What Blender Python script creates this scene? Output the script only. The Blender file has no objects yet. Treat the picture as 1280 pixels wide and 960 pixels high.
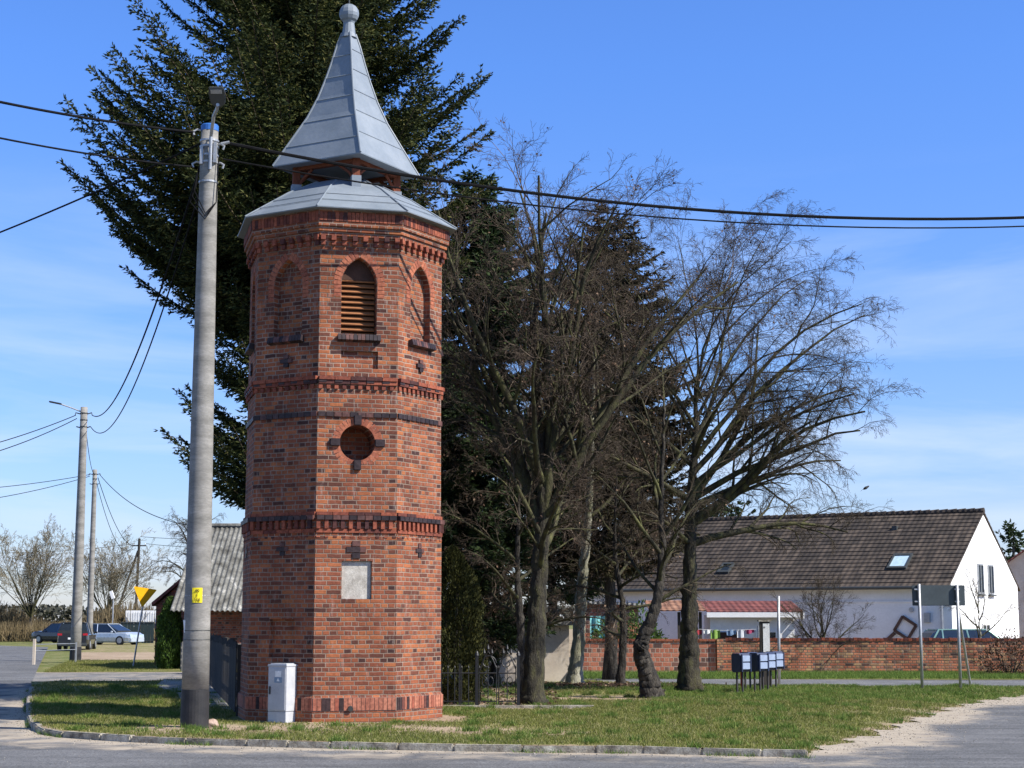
import bpy, bmesh, math, random
import numpy as np
from mathutils import Vector, Matrix
R = math.radians
random.seed(7); rng = np.random.default_rng(7)
scene = bpy.context.scene
C = scene.collection

# ------------------------------------------------------------ camera
F = 2100.0; EYE = 1.7; TH = math.atan(294 / F)
cam_d = bpy.data.cameras.new('camera'); cam = bpy.data.objects.new('camera', cam_d); C.objects.link(cam)
cam.location = (0, 0, EYE); cam.rotation_euler = (R(90) + TH, 0, 0)
cam_d.sensor_width = 36; cam_d.lens = F / 1280 * 36; cam_d.clip_end = 3000
scene.camera = cam
# ------------------------------------------------------------ light
SUN_EL, SUN_PSI = R(44), R(67)
sd = Vector((math.sin(SUN_PSI) * math.cos(SUN_EL), -math.cos(SUN_PSI) * math.cos(SUN_EL), math.sin(SUN_EL)))
sun_d = bpy.data.lights.new('sun', 'SUN'); sun = bpy.data.objects.new('sun', sun_d); C.objects.link(sun)
sun_d.energy = 4.7; sun_d.angle = R(0.53); sun_d.color = (1, 0.95, 0.87)
sun.rotation_euler = sd.to_track_quat('Z', 'Y').to_euler()
w = bpy.data.worlds.new('World'); scene.world = w; w.use_nodes = True
nt = w.node_tree; nt.nodes.clear()
def N(nt, t, **k):
    n = nt.nodes.new(t)
    for a, b in k.items(): setattr(n, a, b)
    return n
sky = N(nt, 'ShaderNodeTexSky', sky_type='NISHITA', sun_disc=False, sun_elevation=SUN_EL, sun_rotation=math.atan2(sd.x, sd.y),
        altitude=0, air_density=1.0, dust_density=0.3, ozone_density=5.0)
tc = N(nt, 'ShaderNodeTexCoord')
mp = N(nt, 'ShaderNodeMapping'); mp.inputs['Scale'].default_value = (2.2, 2.2, 13); mp.inputs['Rotation'].default_value = (0.0, 0.06, 0)
nz = N(nt, 'ShaderNodeTexNoise'); nz.inputs['Scale'].default_value = 1.8; nz.inputs['Detail'].default_value = 9; nz.inputs['Roughness'].default_value = 0.55
nz.inputs['Distortion'].default_value = 0.5
cr = N(nt, 'ShaderNodeValToRGB'); cr.color_ramp.elements[0].position = 0.43; cr.color_ramp.elements[1].position = 0.68
sep = N(nt, 'ShaderNodeSeparateXYZ')
hr = N(nt, 'ShaderNodeMapRange'); hr.inputs['From Min'].default_value = 0.27; hr.inputs['From Max'].default_value = 0.02
mul = N(nt, 'ShaderNodeMath', operation='MULTIPLY'); mul2 = N(nt, 'ShaderNodeMath', operation='MULTIPLY'); mul2.inputs[1].default_value = 0.85
mix = N(nt, 'ShaderNodeMix', data_type='RGBA'); mix.inputs['B'].default_value = (5.6, 6.5, 8.2, 1)
tint = N(nt, 'ShaderNodeMix', data_type='RGBA', blend_type='MULTIPLY'); tint.inputs['Factor'].default_value = 1
th = N(nt, 'ShaderNodeMapRange'); th.inputs['From Min'].default_value = 0.0; th.inputs['From Max'].default_value = 0.32
tm = N(nt, 'ShaderNodeMix', data_type='RGBA'); tm.inputs['A'].default_value = (0.93, 0.92, 1.12, 1); tm.inputs['B'].default_value = (0.78, 1.1, 1.66, 1)
bg = N(nt, 'ShaderNodeBackground'); bg.inputs['Strength'].default_value = 0.083
wo = N(nt, 'ShaderNodeOutputWorld')
L = nt.links.new
L(tc.outputs['Generated'], mp.inputs['Vector']); L(mp.outputs[0], nz.inputs['Vector']); L(nz.outputs['Fac'], cr.inputs[0])
L(tc.outputs['Generated'], sep.inputs[0]); L(sep.outputs['Z'], hr.inputs['Value'])
L(cr.outputs[0], mul.inputs[0]); L(hr.outputs[0], mul.inputs[1]); L(mul.outputs[0], mul2.inputs[0])
L(sep.outputs['Z'], th.inputs['Value']); L(th.outputs[0], tm.inputs['Factor']); th2 = N(nt, 'ShaderNodeMapRange'); th2.inputs['From Min'].default_value = 0.48; th2.inputs['From Max'].default_value = 0.75; L(sep.outputs['Z'], th2.inputs['Value'])
tm2 = N(nt, 'ShaderNodeMix', data_type='RGBA'); tm2.inputs['B'].default_value = (1.0, 0.95, 0.9, 1); L(th2.outputs[0], tm2.inputs['Factor']); L(tm.outputs['Result'], tm2.inputs['A'])
L(tm2.outputs['Result'], tint.inputs['B']); L(sky.outputs[0], tint.inputs['A']); L(tint.outputs['Result'], mix.inputs['A']); L(mul2.outputs[0], mix.inputs['Factor'])
L(mix.outputs['Result'], bg.inputs['Color']); L(bg.outputs[0], wo.inputs[0])
scene.view_settings.view_transform = 'Standard'; scene.view_settings.look = 'None'
scene.view_settings.exposure = 0.75; scene.view_settings.gamma = 1
scene.view_settings.use_curve_mapping = False

# ------------------------------------------------------------ photo measuring helpers (pixel of the photo -> metres)
def GX(px, Y, z=0.0): return (px - 640) / F * (Y * math.cos(TH) + (z - EYE) * math.sin(TH))
def ZT(py, Y): 
    y = (480 - py) / F
    return EYE + Y * (math.sin(TH) + y * math.cos(TH)) / (math.cos(TH) - y * math.sin(TH))
def GY(py, z=0.0):
    y = (480 - py) / F
    return (z - EYE) * (math.cos(TH) - y * math.sin(TH)) / (math.sin(TH) + y * math.cos(TH))
def PG(px, py, z=0.0):
    Y = GY(py, z); return Vector((GX(px, Y, z), Y, z))
def PP(px, py, Y):
    z = ZT(py, Y); return Vector((GX(px, Y, z), Y, z))

# ------------------------------------------------------------ materials
def new_mat(name):
    m = bpy.data.materials.new(name); m.use_nodes = True
    return m, m.node_tree, m.node_tree.nodes['Principled BSDF']
def ramp(nt, stops, interp='LINEAR'):
    r = N(nt, 'ShaderNodeValToRGB'); r.color_ramp.interpolation = interp
    e = r.color_ramp.elements
    while len(e) < len(stops): e.new(0.5)
    for i, (p, c) in enumerate(stops): e[i].position = p; e[i].color = (*c, 1)
    return r
def noise(nt, vec, scale, detail=6, rough=0.6, dist=0):
    n = N(nt, 'ShaderNodeTexNoise'); n.inputs['Scale'].default_value = scale; n.inputs['Detail'].default_value = detail
    n.inputs['Roughness'].default_value = rough; n.inputs['Distortion'].default_value = dist
    if vec is not None: nt.links.new(vec, n.inputs['Vector'])
    return n
def nat(name, stops, scale=4, rough=0.85, bump=0.3, bscale=None, bdist=0.01, metallic=0.0, spec=0.3, stretch=None, fine=0.25, coat=0):
    """surface of mottled colour with a fine bump"""
    m, nt, b = new_mat(name); L = nt.links.new
    tc = N(nt, 'ShaderNodeTexCoord'); v = tc.outputs['Object']
    if stretch:
        mpn = N(nt, 'ShaderNodeMapping'); mpn.inputs['Scale'].default_value = stretch; L(v, mpn.inputs['Vector']); v = mpn.outputs[0]
    n1 = noise(nt, v, scale); r = ramp(nt, stops); L(n1.outputs['Fac'], r.inputs[0])
    n2 = noise(nt, v, scale * 9, 4, 0.7)
    mr = N(nt, 'ShaderNodeMapRange'); mr.inputs['From Min'].default_value = 0.3; mr.inputs['From Max'].default_value = 0.7
    mr.inputs['To Min'].default_value = 1 - fine; mr.inputs['To Max'].default_value = 1 + fine; L(n2.outputs['Fac'], mr.inputs['Value'])
    vm = N(nt, 'ShaderNodeVectorMath', operation='SCALE'); L(r.outputs[0], vm.inputs[0]); L(mr.outputs[0], vm.inputs['Scale'])
    L(vm.outputs[0], b.inputs['Base Color'])
    b.inputs['Roughness'].default_value = rough; b.inputs['Metallic'].default_value = metallic; b.inputs['Specular IOR Level'].default_value = spec
    if coat: b.inputs['Coat Weight'].default_value = coat; b.inputs['Coat Roughness'].default_value = 0.05
    if bump:
        n3 = noise(nt, v, bscale or scale * 14, 5, 0.65); bp = N(nt, 'ShaderNodeBump'); bp.inputs['Strength'].default_value = bump
        bp.inputs['Distance'].default_value = bdist; L(n3.outputs['Fac'], bp.inputs['Height']); L(bp.outputs[0], b.inputs['Normal'])
    return m
def plain(name, col, rough=0.5, metallic=0.0, fine=0.12, scale=6, coat=0):
    c = Vector(col)
    return nat(name, [(0.3, c * 0.82), (0.7, c * 1.12)], scale=scale, rough=rough, bump=0.08, metallic=metallic, fine=fine, spec=0.5, coat=coat)
def island(name, stops, rough=0.8, transl=0.0, spec=0.2, nscale=0.0):
    """colour differs from leaf to leaf (or brick to brick)"""
    m, nt, b = new_mat(name); L = nt.links.new
    g = N(nt, 'ShaderNodeNewGeometry'); r = ramp(nt, stops); L(g.outputs['Random Per Island'], r.inputs[0]); out = r.outputs[0]
    if nscale:
        tc = N(nt, 'ShaderNodeTexCoord'); n = noise(nt, tc.outputs['Object'], nscale, 5, 0.6)
        mr = N(nt, 'ShaderNodeMapRange'); mr.inputs['From Min'].default_value = 0.3; mr.inputs['From Max'].default_value = 0.7
        mr.inputs['To Min'].default_value = 0.6; mr.inputs['To Max'].default_value = 1.4; L(n.outputs['Fac'], mr.inputs['Value'])
        vm = N(nt, 'ShaderNodeVectorMath', operation='SCALE'); L(out, vm.inputs[0]); L(mr.outputs[0], vm.inputs['Scale']); out = vm.outputs[0]
    L(out, b.inputs['Base Color']); b.inputs['Roughness'].default_value = rough; b.inputs['Specular IOR Level'].default_value = spec
    if transl:
        t = N(nt, 'ShaderNodeBsdfTranslucent'); L(out, t.inputs['Color']); mx = N(nt, 'ShaderNodeMixShader'); mx.inputs[0].default_value = transl
        o = nt.nodes['Material Output']; L(b.outputs[0], mx.inputs[1]); L(t.outputs[0], mx.inputs[2]); L(mx.outputs[0], o.inputs['Surface'])
    return m
def brick_mat(name, stops, mortar=(0.29, 0.21, 0.16), lw=0.245, h=0.0755, dark=0.0, joint=0.0135, rows_shift=0.0, half=0.692, soot=0.42, dirt=0.75):
    """stretcher-header bond in metres from the UVs; every brick its own colour, recessed mortar"""
    m, nt, b = new_mat(name); L = nt.links.new
    def ma(op, a, c=None, d=None):
        n = N(nt, 'ShaderNodeMath', operation=op)
        for i, x in enumerate((a, c, d)):
            if x is None: continue
            if isinstance(x, (int, float)): n.inputs[i].default_value = x
            else: L(x, n.inputs[i])
        return n.outputs[0]
    tc = N(nt, 'ShaderNodeTexCoord'); wob = noise(nt, tc.outputs['UV'], 5, 2, 0.5)
    sp = N(nt, 'ShaderNodeSeparateXYZ'); L(tc.outputs['UV'], sp.inputs[0])
    wv = ma('MULTIPLY', ma('SUBTRACT', wob.outputs['Fac'], 0.5), 0.022)
    u0 = sp.outputs['X']; u = ma('ADD', u0, wv); v = ma('ADD', sp.outputs['Y'], wv)
    vr = ma('DIVIDE', v, h); row = ma('FLOOR', vr); fv = ma('SUBTRACT', vr, row)
    par = ma('FLOORED_MODULO', row, 2.0)
    P = ma('SUBTRACT', lw, ma('MULTIPLY', par, lw * 0.5)); us = ma('ADD', ma('DIVIDE', u, P), ma('MULTIPLY', par, 0.5)); us = ma('ADD', us, 100.0)
    cell = ma('FLOOR', us); fu = ma('MULTIPLY', ma('SUBTRACT', us, cell), P)
    head = par
    du = ma('MINIMUM', fu, ma('SUBTRACT', P, fu))
    dv = ma('MULTIPLY', ma('MINIMUM', fv, ma('SUBTRACT', 1.0, fv)), h)
    d = ma('MINIMUM', du, dv)
    mr = N(nt, 'ShaderNodeMapRange', interpolation_type='SMOOTHSTEP'); L(d, mr.inputs['Value'])
    mr.inputs['From Min'].default_value = joint * 0.35; mr.inputs['From Max'].default_value = joint * 0.85
    cv = N(nt, 'ShaderNodeCombineXYZ'); L(ma('ADD', ma('MULTIPLY', cell, 2), head), cv.inputs[0]); L(row, cv.inputs[1])
    wn = N(nt, 'ShaderNodeTexWhiteNoise', noise_dimensions='2D'); L(cv.outputs[0], wn.inputs['Vector'])
    rnd = wn.outputs['Value']
    # burnt headers towards the corners of a face
    edge = ma('MULTIPLY', ma('GREATER_THAN', u0, half - 0.13), dark)
    k = ma('MULTIPLY_ADD', ma('MULTIPLY', edge, par), ma('SUBTRACT', 1.0, ma('MULTIPLY', rnd, 0.75)), rnd)
    r = ramp(nt, stops); L(k, r.inputs[0])
    n2 = noise(nt, tc.outputs['UV'], 22, 6, 0.7); mr2 = N(nt, 'ShaderNodeMapRange'); L(n2.outputs['Fac'], mr2.inputs['Value'])
    mr2.inputs['From Min'].default_value = 0.3; mr2.inputs['From Max'].default_value = 0.7; mr2.inputs['To Min'].default_value = 0.72; mr2.inputs['To Max'].default_value = 1.25
    vm = N(nt, 'ShaderNodeVectorMath', operation='SCALE'); L(r.outputs[0], vm.inputs[0]); L(mr2.outputs[0], vm.inputs['Scale'])
    n5 = noise(nt, tc.outputs['UV'], 1.1, 6, 0.7); mcol = ramp(nt, [(0.35, Vector(mortar) * 0.6), (0.62, Vector(mortar) * 1.15)]); L(n5.outputs['Fac'], mcol.inputs[0])
    mx = N(nt, 'ShaderNodeMix', data_type='RGBA'); L(mr.outputs[0], mx.inputs['Factor']); L(mcol.outputs[0], mx.inputs['A']); L(vm.outputs[0], mx.inputs['B'])
    n4 = noise(nt, tc.outputs['UV'], 0.9, 5, 0.65); mr4 = N(nt, 'ShaderNodeMapRange'); L(n4.outputs['Fac'], mr4.inputs['Value'])
    mr4.inputs['From Min'].default_value = 0.35; mr4.inputs['From Max'].default_value = 0.7; mr4.inputs['To Min'].default_value = 1.0 + soot * 0.3; mr4.inputs['To Max'].default_value = 1 - soot
    vs = N(nt, 'ShaderNodeVectorMath', operation='SCALE'); L(mx.outputs['Result'], vs.inputs[0]); L(mr4.outputs[0], vs.inputs['Scale'])
    # pale lime streaks
    mpn = N(nt, 'ShaderNodeMapping'); mpn.inputs['Scale'].default_value = (5, 0.8, 1); L(tc.outputs['UV'], mpn.inputs['Vector'])
    n6 = noise(nt, mpn.outputs[0], 2.2, 6, 0.7); r6 = ramp(nt, [(0.57, (0, 0, 0)), (0.78, (dirt, dirt, dirt))]); L(n6.outputs['Fac'], r6.inputs[0])
    m6 = N(nt, 'ShaderNodeMix', data_type='RGBA'); L(r6.outputs[0], m6.inputs['Factor']); L(vs.outputs[0], m6.inputs['A']); m6.inputs['B'].default_value = (0.42, 0.34, 0.29, 1)
    L(m6.outputs['Result'], b.inputs['Base Color']); b.inputs['Roughness'].default_value = 0.88; b.inputs['Specular IOR Level'].default_value = 0.2
    hgt = ma('ADD', ma('MULTIPLY', mr.outputs[0], 1.0), ma('ADD', ma('MULTIPLY', n2.outputs['Fac'], 0.5), ma('MULTIPLY', rnd, 0.5)))
    bp = N(nt, 'ShaderNodeBump'); bp.inputs['Strength'].default_value = 0.8; bp.inputs['Distance'].default_value = 0.008
    L(hgt, bp.inputs['Height']); L(bp.outputs[0], b.inputs['Normal'])
    return m

BR = [(0.0, (0.38, 0.13, 0.052)), (0.22, (0.315, 0.1, 0.045)), (0.45, (0.265, 0.083, 0.041)), (0.68, (0.22, 0.069, 0.038)), (0.86, (0.155, 0.053, 0.033)), (0.96, (0.1, 0.04, 0.029)), (1.0, (0.055, 0.027, 0.025))]
m_brick = brick_mat('tower_brick', BR, dark=0.42)
m_unit = island('brick_unit', [(0, (0.3, 0.09, 0.05)), (0.5, (0.2, 0.058, 0.035)), (0.8, (0.12, 0.038, 0.028)), (1, (0.05, 0.024, 0.024))], nscale=20)
m_ringbrick = island('arch_brick', [(0, (0.38, 0.13, 0.07)), (1, (0.24, 0.075, 0.045))], nscale=20)
m_unitdark = island('dark_brick_unit', [(0, (0.022, 0.017, 0.02)), (0.6, (0.045, 0.03, 0.03)), (1, (0.12, 0.055, 0.045))], rough=0.5, nscale=14)
m_unitband = island('soldier_brick', [(0, (0.4, 0.16, 0.1)), (0.5, (0.3, 0.11, 0.07)), (0.8, (0.27, 0.08, 0.05)), (0.9, (0.05, 0.03, 0.03)), (1, (0.03, 0.02, 0.02))], nscale=20)
m_mortar = nat('mortar', [(0.3, (0.16, 0.11, 0.09)), (0.7, (0.3, 0.22, 0.18))], 12)
m_zinc = nat('zinc_sheet', [(0.3, (0.16, 0.19, 0.22)), (0.55, (0.2, 0.23, 0.262)), (0.75, (0.24, 0.27, 0.3))], 1.6, rough=0.5, bump=0.25, bscale=2.5, bdist=0.04, metallic=0.0, spec=0.5, fine=0.06)
m_wood_red = nat('brown_stained_wood', [(0.3, (0.12, 0.035, 0.018)), (0.7, (0.2, 0.058, 0.028))], 5, stretch=(1, 1, 0.2))
m_louvre = nat('louvre_wood', [(0.3, (0.24, 0.1, 0.04)), (0.7, (0.33, 0.14, 0.06))], 6, rough=0.6)
m_wood_dark = nat('dark_shutter_wood', [(0.3, (0.045, 0.02, 0.012)), (0.7, (0.085, 0.036, 0.02))], 6, rough=0.7)
m_louvre_back = plain('dark_board', (0.05, 0.025, 0.018), 0.9)
m_plaque = nat('weathered_render', [(0.25, (0.22, 0.2, 0.17)), (0.5, (0.42, 0.39, 0.34)), (0.7, (0.55, 0.52, 0.46))], 7, bump=0.6, fine=0.3)
m_concrete = nat('spun_concrete', [(0.25, (0.14, 0.135, 0.12)), (0.5, (0.22, 0.21, 0.19)), (0.75, (0.32, 0.305, 0.28))], 2.4, bump=0.35, stretch=(0.7, 0.7, 2.2), fine=0.18)
m_tar = nat('tar_paint', [(0.3, (0.018, 0.018, 0.02)), (0.7, (0.035, 0.034, 0.034))], 6, rough=0.6)
m_steel = nat('galvanised_steel', [(0.3, (0.3, 0.31, 0.32)), (0.7, (0.45, 0.46, 0.47))], 8, rough=0.45, metallic=0.5, spec=0.5)
m_dark = plain('dark_grey_paint', (0.045, 0.05, 0.05), 0.5)
m_black = plain('black_rubber', (0.015, 0.015, 0.016), 0.6)
m_wire = nat('cable_black', [(0.3, (0.008, 0.008, 0.009)), (0.7, (0.014, 0.014, 0.015))], 5, rough=0.9, bump=0, spec=0.05)
m_white = nat('white_render', [(0.25, (0.7, 0.7, 0.69)), (0.7, (0.82, 0.82, 0.81))], 1.2, rough=0.9, bump=0.3, fine=0.06)
m_cream = nat('cream_render', [(0.3, (0.5, 0.42, 0.34)), (0.7, (0.66, 0.58, 0.48))], 1.5, rough=0.9, fine=0.1)
m_cab = nat('cabinet_plastic', [(0.3, (0.37, 0.38, 0.4)), (0.55, (0.47, 0.48, 0.5)), (0.7, (0.52, 0.53, 0.55))], 2.5, rough=0.45, bump=0.05, fine=0.07)
m_yellow = plain('yellow_card', (0.85, 0.68, 0.01), 0.6, fine=0.05)
m_orange = plain('orange_yellow_sheet', (0.95, 0.47, 0.01), 0.4, fine=0.04)
m_blue_cap = plain('blue_plastic', (0.03, 0.13, 0.4), 0.5)
m_paper = plain('paper', (0.8, 0.8, 0.78), 0.7)
m_iron = plain('black_iron', (0.012, 0.012, 0.013), 0.5)
m_stone = nat('kerb_stone', [(0.3, (0.1, 0.085, 0.065)), (0.45, (0.26, 0.23, 0.18)), (0.6, (0.4, 0.37, 0.3)), (0.75, (0.55, 0.51, 0.42))], 5, bump=1.0, bscale=18, bdist=0.02, fine=0.35)
m_glass = plain('dark_glass', (0.015, 0.02, 0.025), 0.05)
m_glass.node_tree.nodes['Principled BSDF'].inputs['Specular IOR Level'].default_value = 0.8
m_curtain = plain('pane_blind', (0.45, 0.6, 0.68), 0.15)
m_redlamp = plain('red_lens', (0.4, 0.01, 0.02), 0.15)
m_bark = nat('bark', [(0.35, (0.014, 0.012, 0.01)), (0.5, (0.04, 0.034, 0.027)), (0.65, (0.085, 0.073, 0.056))], 9, stretch=(1, 1, 0.3), bump=1.0, bscale=30, bdist=0.06, fine=0.55)
m_limb = nat('limb_bark', [(0.35, (0.016, 0.014, 0.009)), (0.5, (0.045, 0.041, 0.02)), (0.68, (0.1, 0.1, 0.035))], 5, stretch=(1, 1, 0.5), bump=0.8, bscale=24, bdist=0.03, fine=0.4)
m_bark_pale = nat('sun_pale_mossy_bark', [(0.3, (0.1, 0.1, 0.045)), (0.5, (0.24, 0.23, 0.16)), (0.75, (0.42, 0.4, 0.33))], 4, stretch=(1, 1, 0.4), bump=1.0, bscale=26, bdist=0.03, fine=0.35)  # mossy bark, made paler to stand in for sunlight on the hut-corner trunk
m_bark_moss = nat('mossy_bark', [(0.35, (0.016, 0.014, 0.01)), (0.5, (0.042, 0.036, 0.024)), (0.68, (0.085, 0.08, 0.035))], 8, stretch=(1, 1, 0.3), bump=1.0, bscale=30, bdist=0.06, fine=0.5)
m_twig = island('twigs', [(0, (0.025, 0.019, 0.014)), (0.6, (0.06, 0.046, 0.032)), (1, (0.12, 0.095, 0.06))])
m_twig_red = island('reddish_twigs', [(0, (0.028, 0.02, 0.015)), (0.6, (0.07, 0.052, 0.038)), (1, (0.16, 0.12, 0.085))])
m_twig_tan = island('tan_osier', [(0, (0.12, 0.1, 0.065)), (0.6, (0.21, 0.18, 0.12)), (1, (0.3, 0.26, 0.18))])
m_spruce = island('spruce_needles', [(0, (0.01, 0.018, 0.006)), (0.4, (0.026, 0.038, 0.012)), (0.8, (0.07, 0.082, 0.022)), (1, (0.15, 0.14, 0.045))], transl=0.2)
m_spruce_brown = island('thin_spruce_needles', [(0, (0.016, 0.013, 0.007)), (0.4, (0.032, 0.027, 0.013)), (0.75, (0.04, 0.042, 0.016)), (1, (0.09, 0.065, 0.04))], transl=0.1)
m_spruce_blue = island('dark_spruce_needles', [(0, (0.012, 0.022, 0.012)), (0.5, (0.026, 0.045, 0.017)), (1, (0.06, 0.09, 0.03))], transl=0.15)
m_thuja = island('thuja_scales', [(0, (0.014, 0.018, 0.006)), (0.5, (0.042, 0.046, 0.012)), (1, (0.1, 0.095, 0.025))], transl=0.2)
m_leaf_green = island('ivy_leaves', [(0, (0.03, 0.06, 0.012)), (1, (0.1, 0.17, 0.035))], transl=0.25)
m_leaf_yellow = island('yellow_blossom', [(0, (0.4, 0.3, 0.02)), (1, (0.8, 0.62, 0.03))], transl=0.25)
m_leaf_dead = island('dry_leaves', [(0, (0.05, 0.026, 0.018)), (0.6, (0.11, 0.065, 0.04)), (1, (0.28, 0.19, 0.13))], transl=0.2)
m_blade = island('grass_blades', [(0, (0.08, 0.105, 0.022)), (0.45, (0.15, 0.175, 0.035)), (0.72, (0.22, 0.22, 0.06)), (0.9, (0.33, 0.3, 0.13)), (1, (0.44, 0.39, 0.21))], transl=0.3)
m_blade_lush = island('lush_grass_blades', [(0, (0.06, 0.11, 0.02)), (0.7, (0.13, 0.21, 0.04)), (1, (0.24, 0.29, 0.08))], transl=0.3)

def ground_mat(name, green, dirt, attr=None, thr=0.5, soft=0.16, scale=1.5):
    m, nt, b = new_mat(name); L = nt.links.new
    tc = N(nt, 'ShaderNodeTexCoord'); v = tc.outputs['Object']
    n1 = noise(nt, v, 0.35, 7, 0.7); n2 = noise(nt, v, 14, 6, 0.75); n3 = noise(nt, v, scale, 8, 0.72)
    def shade(stops):
        r = ramp(nt, stops); L(n1.outputs['Fac'], r.inputs[0]); return r.outputs[0]
    g, d = shade(green), shade(dirt)
    if attr:
        a = N(nt, 'ShaderNodeAttribute', attribute_name=attr)
        s = N(nt, 'ShaderNodeMath', operation='ADD'); L(a.outputs['Fac'], s.inputs[0]); 
        q = N(nt, 'ShaderNodeMath', operation='MULTIPLY_ADD'); L(n3.outputs['Fac'], q.inputs[0]); q.inputs[1].default_value = 1.5; q.inputs[2].default_value = -0.75; L(q.outputs[0], s.inputs[1]); f = s.outputs[0]
    else: f = n3.outputs['Fac']
    mr = N(nt, 'ShaderNodeMapRange', interpolation_type='SMOOTHSTEP'); L(f, mr.inputs['Value']); mr.inputs['From Min'].default_value = thr - soft; mr.inputs['From Max'].default_value = thr + soft
    mx = N(nt, 'ShaderNodeMix', data_type='RGBA'); L(mr.outputs[0], mx.inputs['Factor']); L(g, mx.inputs['A']); L(d, mx.inputs['B'])
    m2 = N(nt, 'ShaderNodeMapRange'); L(n2.outputs['Fac'], m2.inputs['Value']); m2.inputs['From Min'].default_value = 0.3; m2.inputs['From Max'].default_value = 0.7; m2.inputs['To Min'].default_value = 0.65; m2.inputs['To Max'].default_value = 1.35
    vm = N(nt, 'ShaderNodeVectorMath', operation='SCALE'); L(mx.outputs['Result'], vm.inputs[0]); L(m2.outputs[0], vm.inputs['Scale'])
    L(vm.outputs[0], b.inputs['Base Color']); b.inputs['Roughness'].default_value = 0.95; b.inputs['Specular IOR Level'].default_value = 0.1
    bp = N(nt, 'ShaderNodeBump'); bp.inputs['Strength'].default_value = 0.7; bp.inputs['Distance'].default_value = 0.03; L(n2.outputs['Fac'], bp.inputs['Height']); L(bp.outputs[0], b.inputs['Normal'])
    return m
SAND = [(0.3, (0.3, 0.25, 0.19)), (0.7, (0.44, 0.38, 0.3))]
SOIL = [(0.3, (0.24, 0.175, 0.12)), (0.7, (0.4, 0.31, 0.22))]
GREEN = [(0.3, (0.11, 0.13, 0.035)), (0.5, (0.17, 0.17, 0.055)), (0.7, (0.26, 0.22, 0.11))]
m_green = ground_mat('short_grass_and_soil', GREEN, SOIL, 'dirt')
m_field = ground_mat('field', [(0.3, (0.09, 0.12, 0.03)), (0.7, (0.17, 0.17, 0.06))], SOIL, None, 0.62)
m_dirt = ground_mat('bare_soil', SOIL, [(0.3, (0.06, 0.045, 0.03)), (0.7, (0.12, 0.09, 0.06))], None, 0.55)
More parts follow.
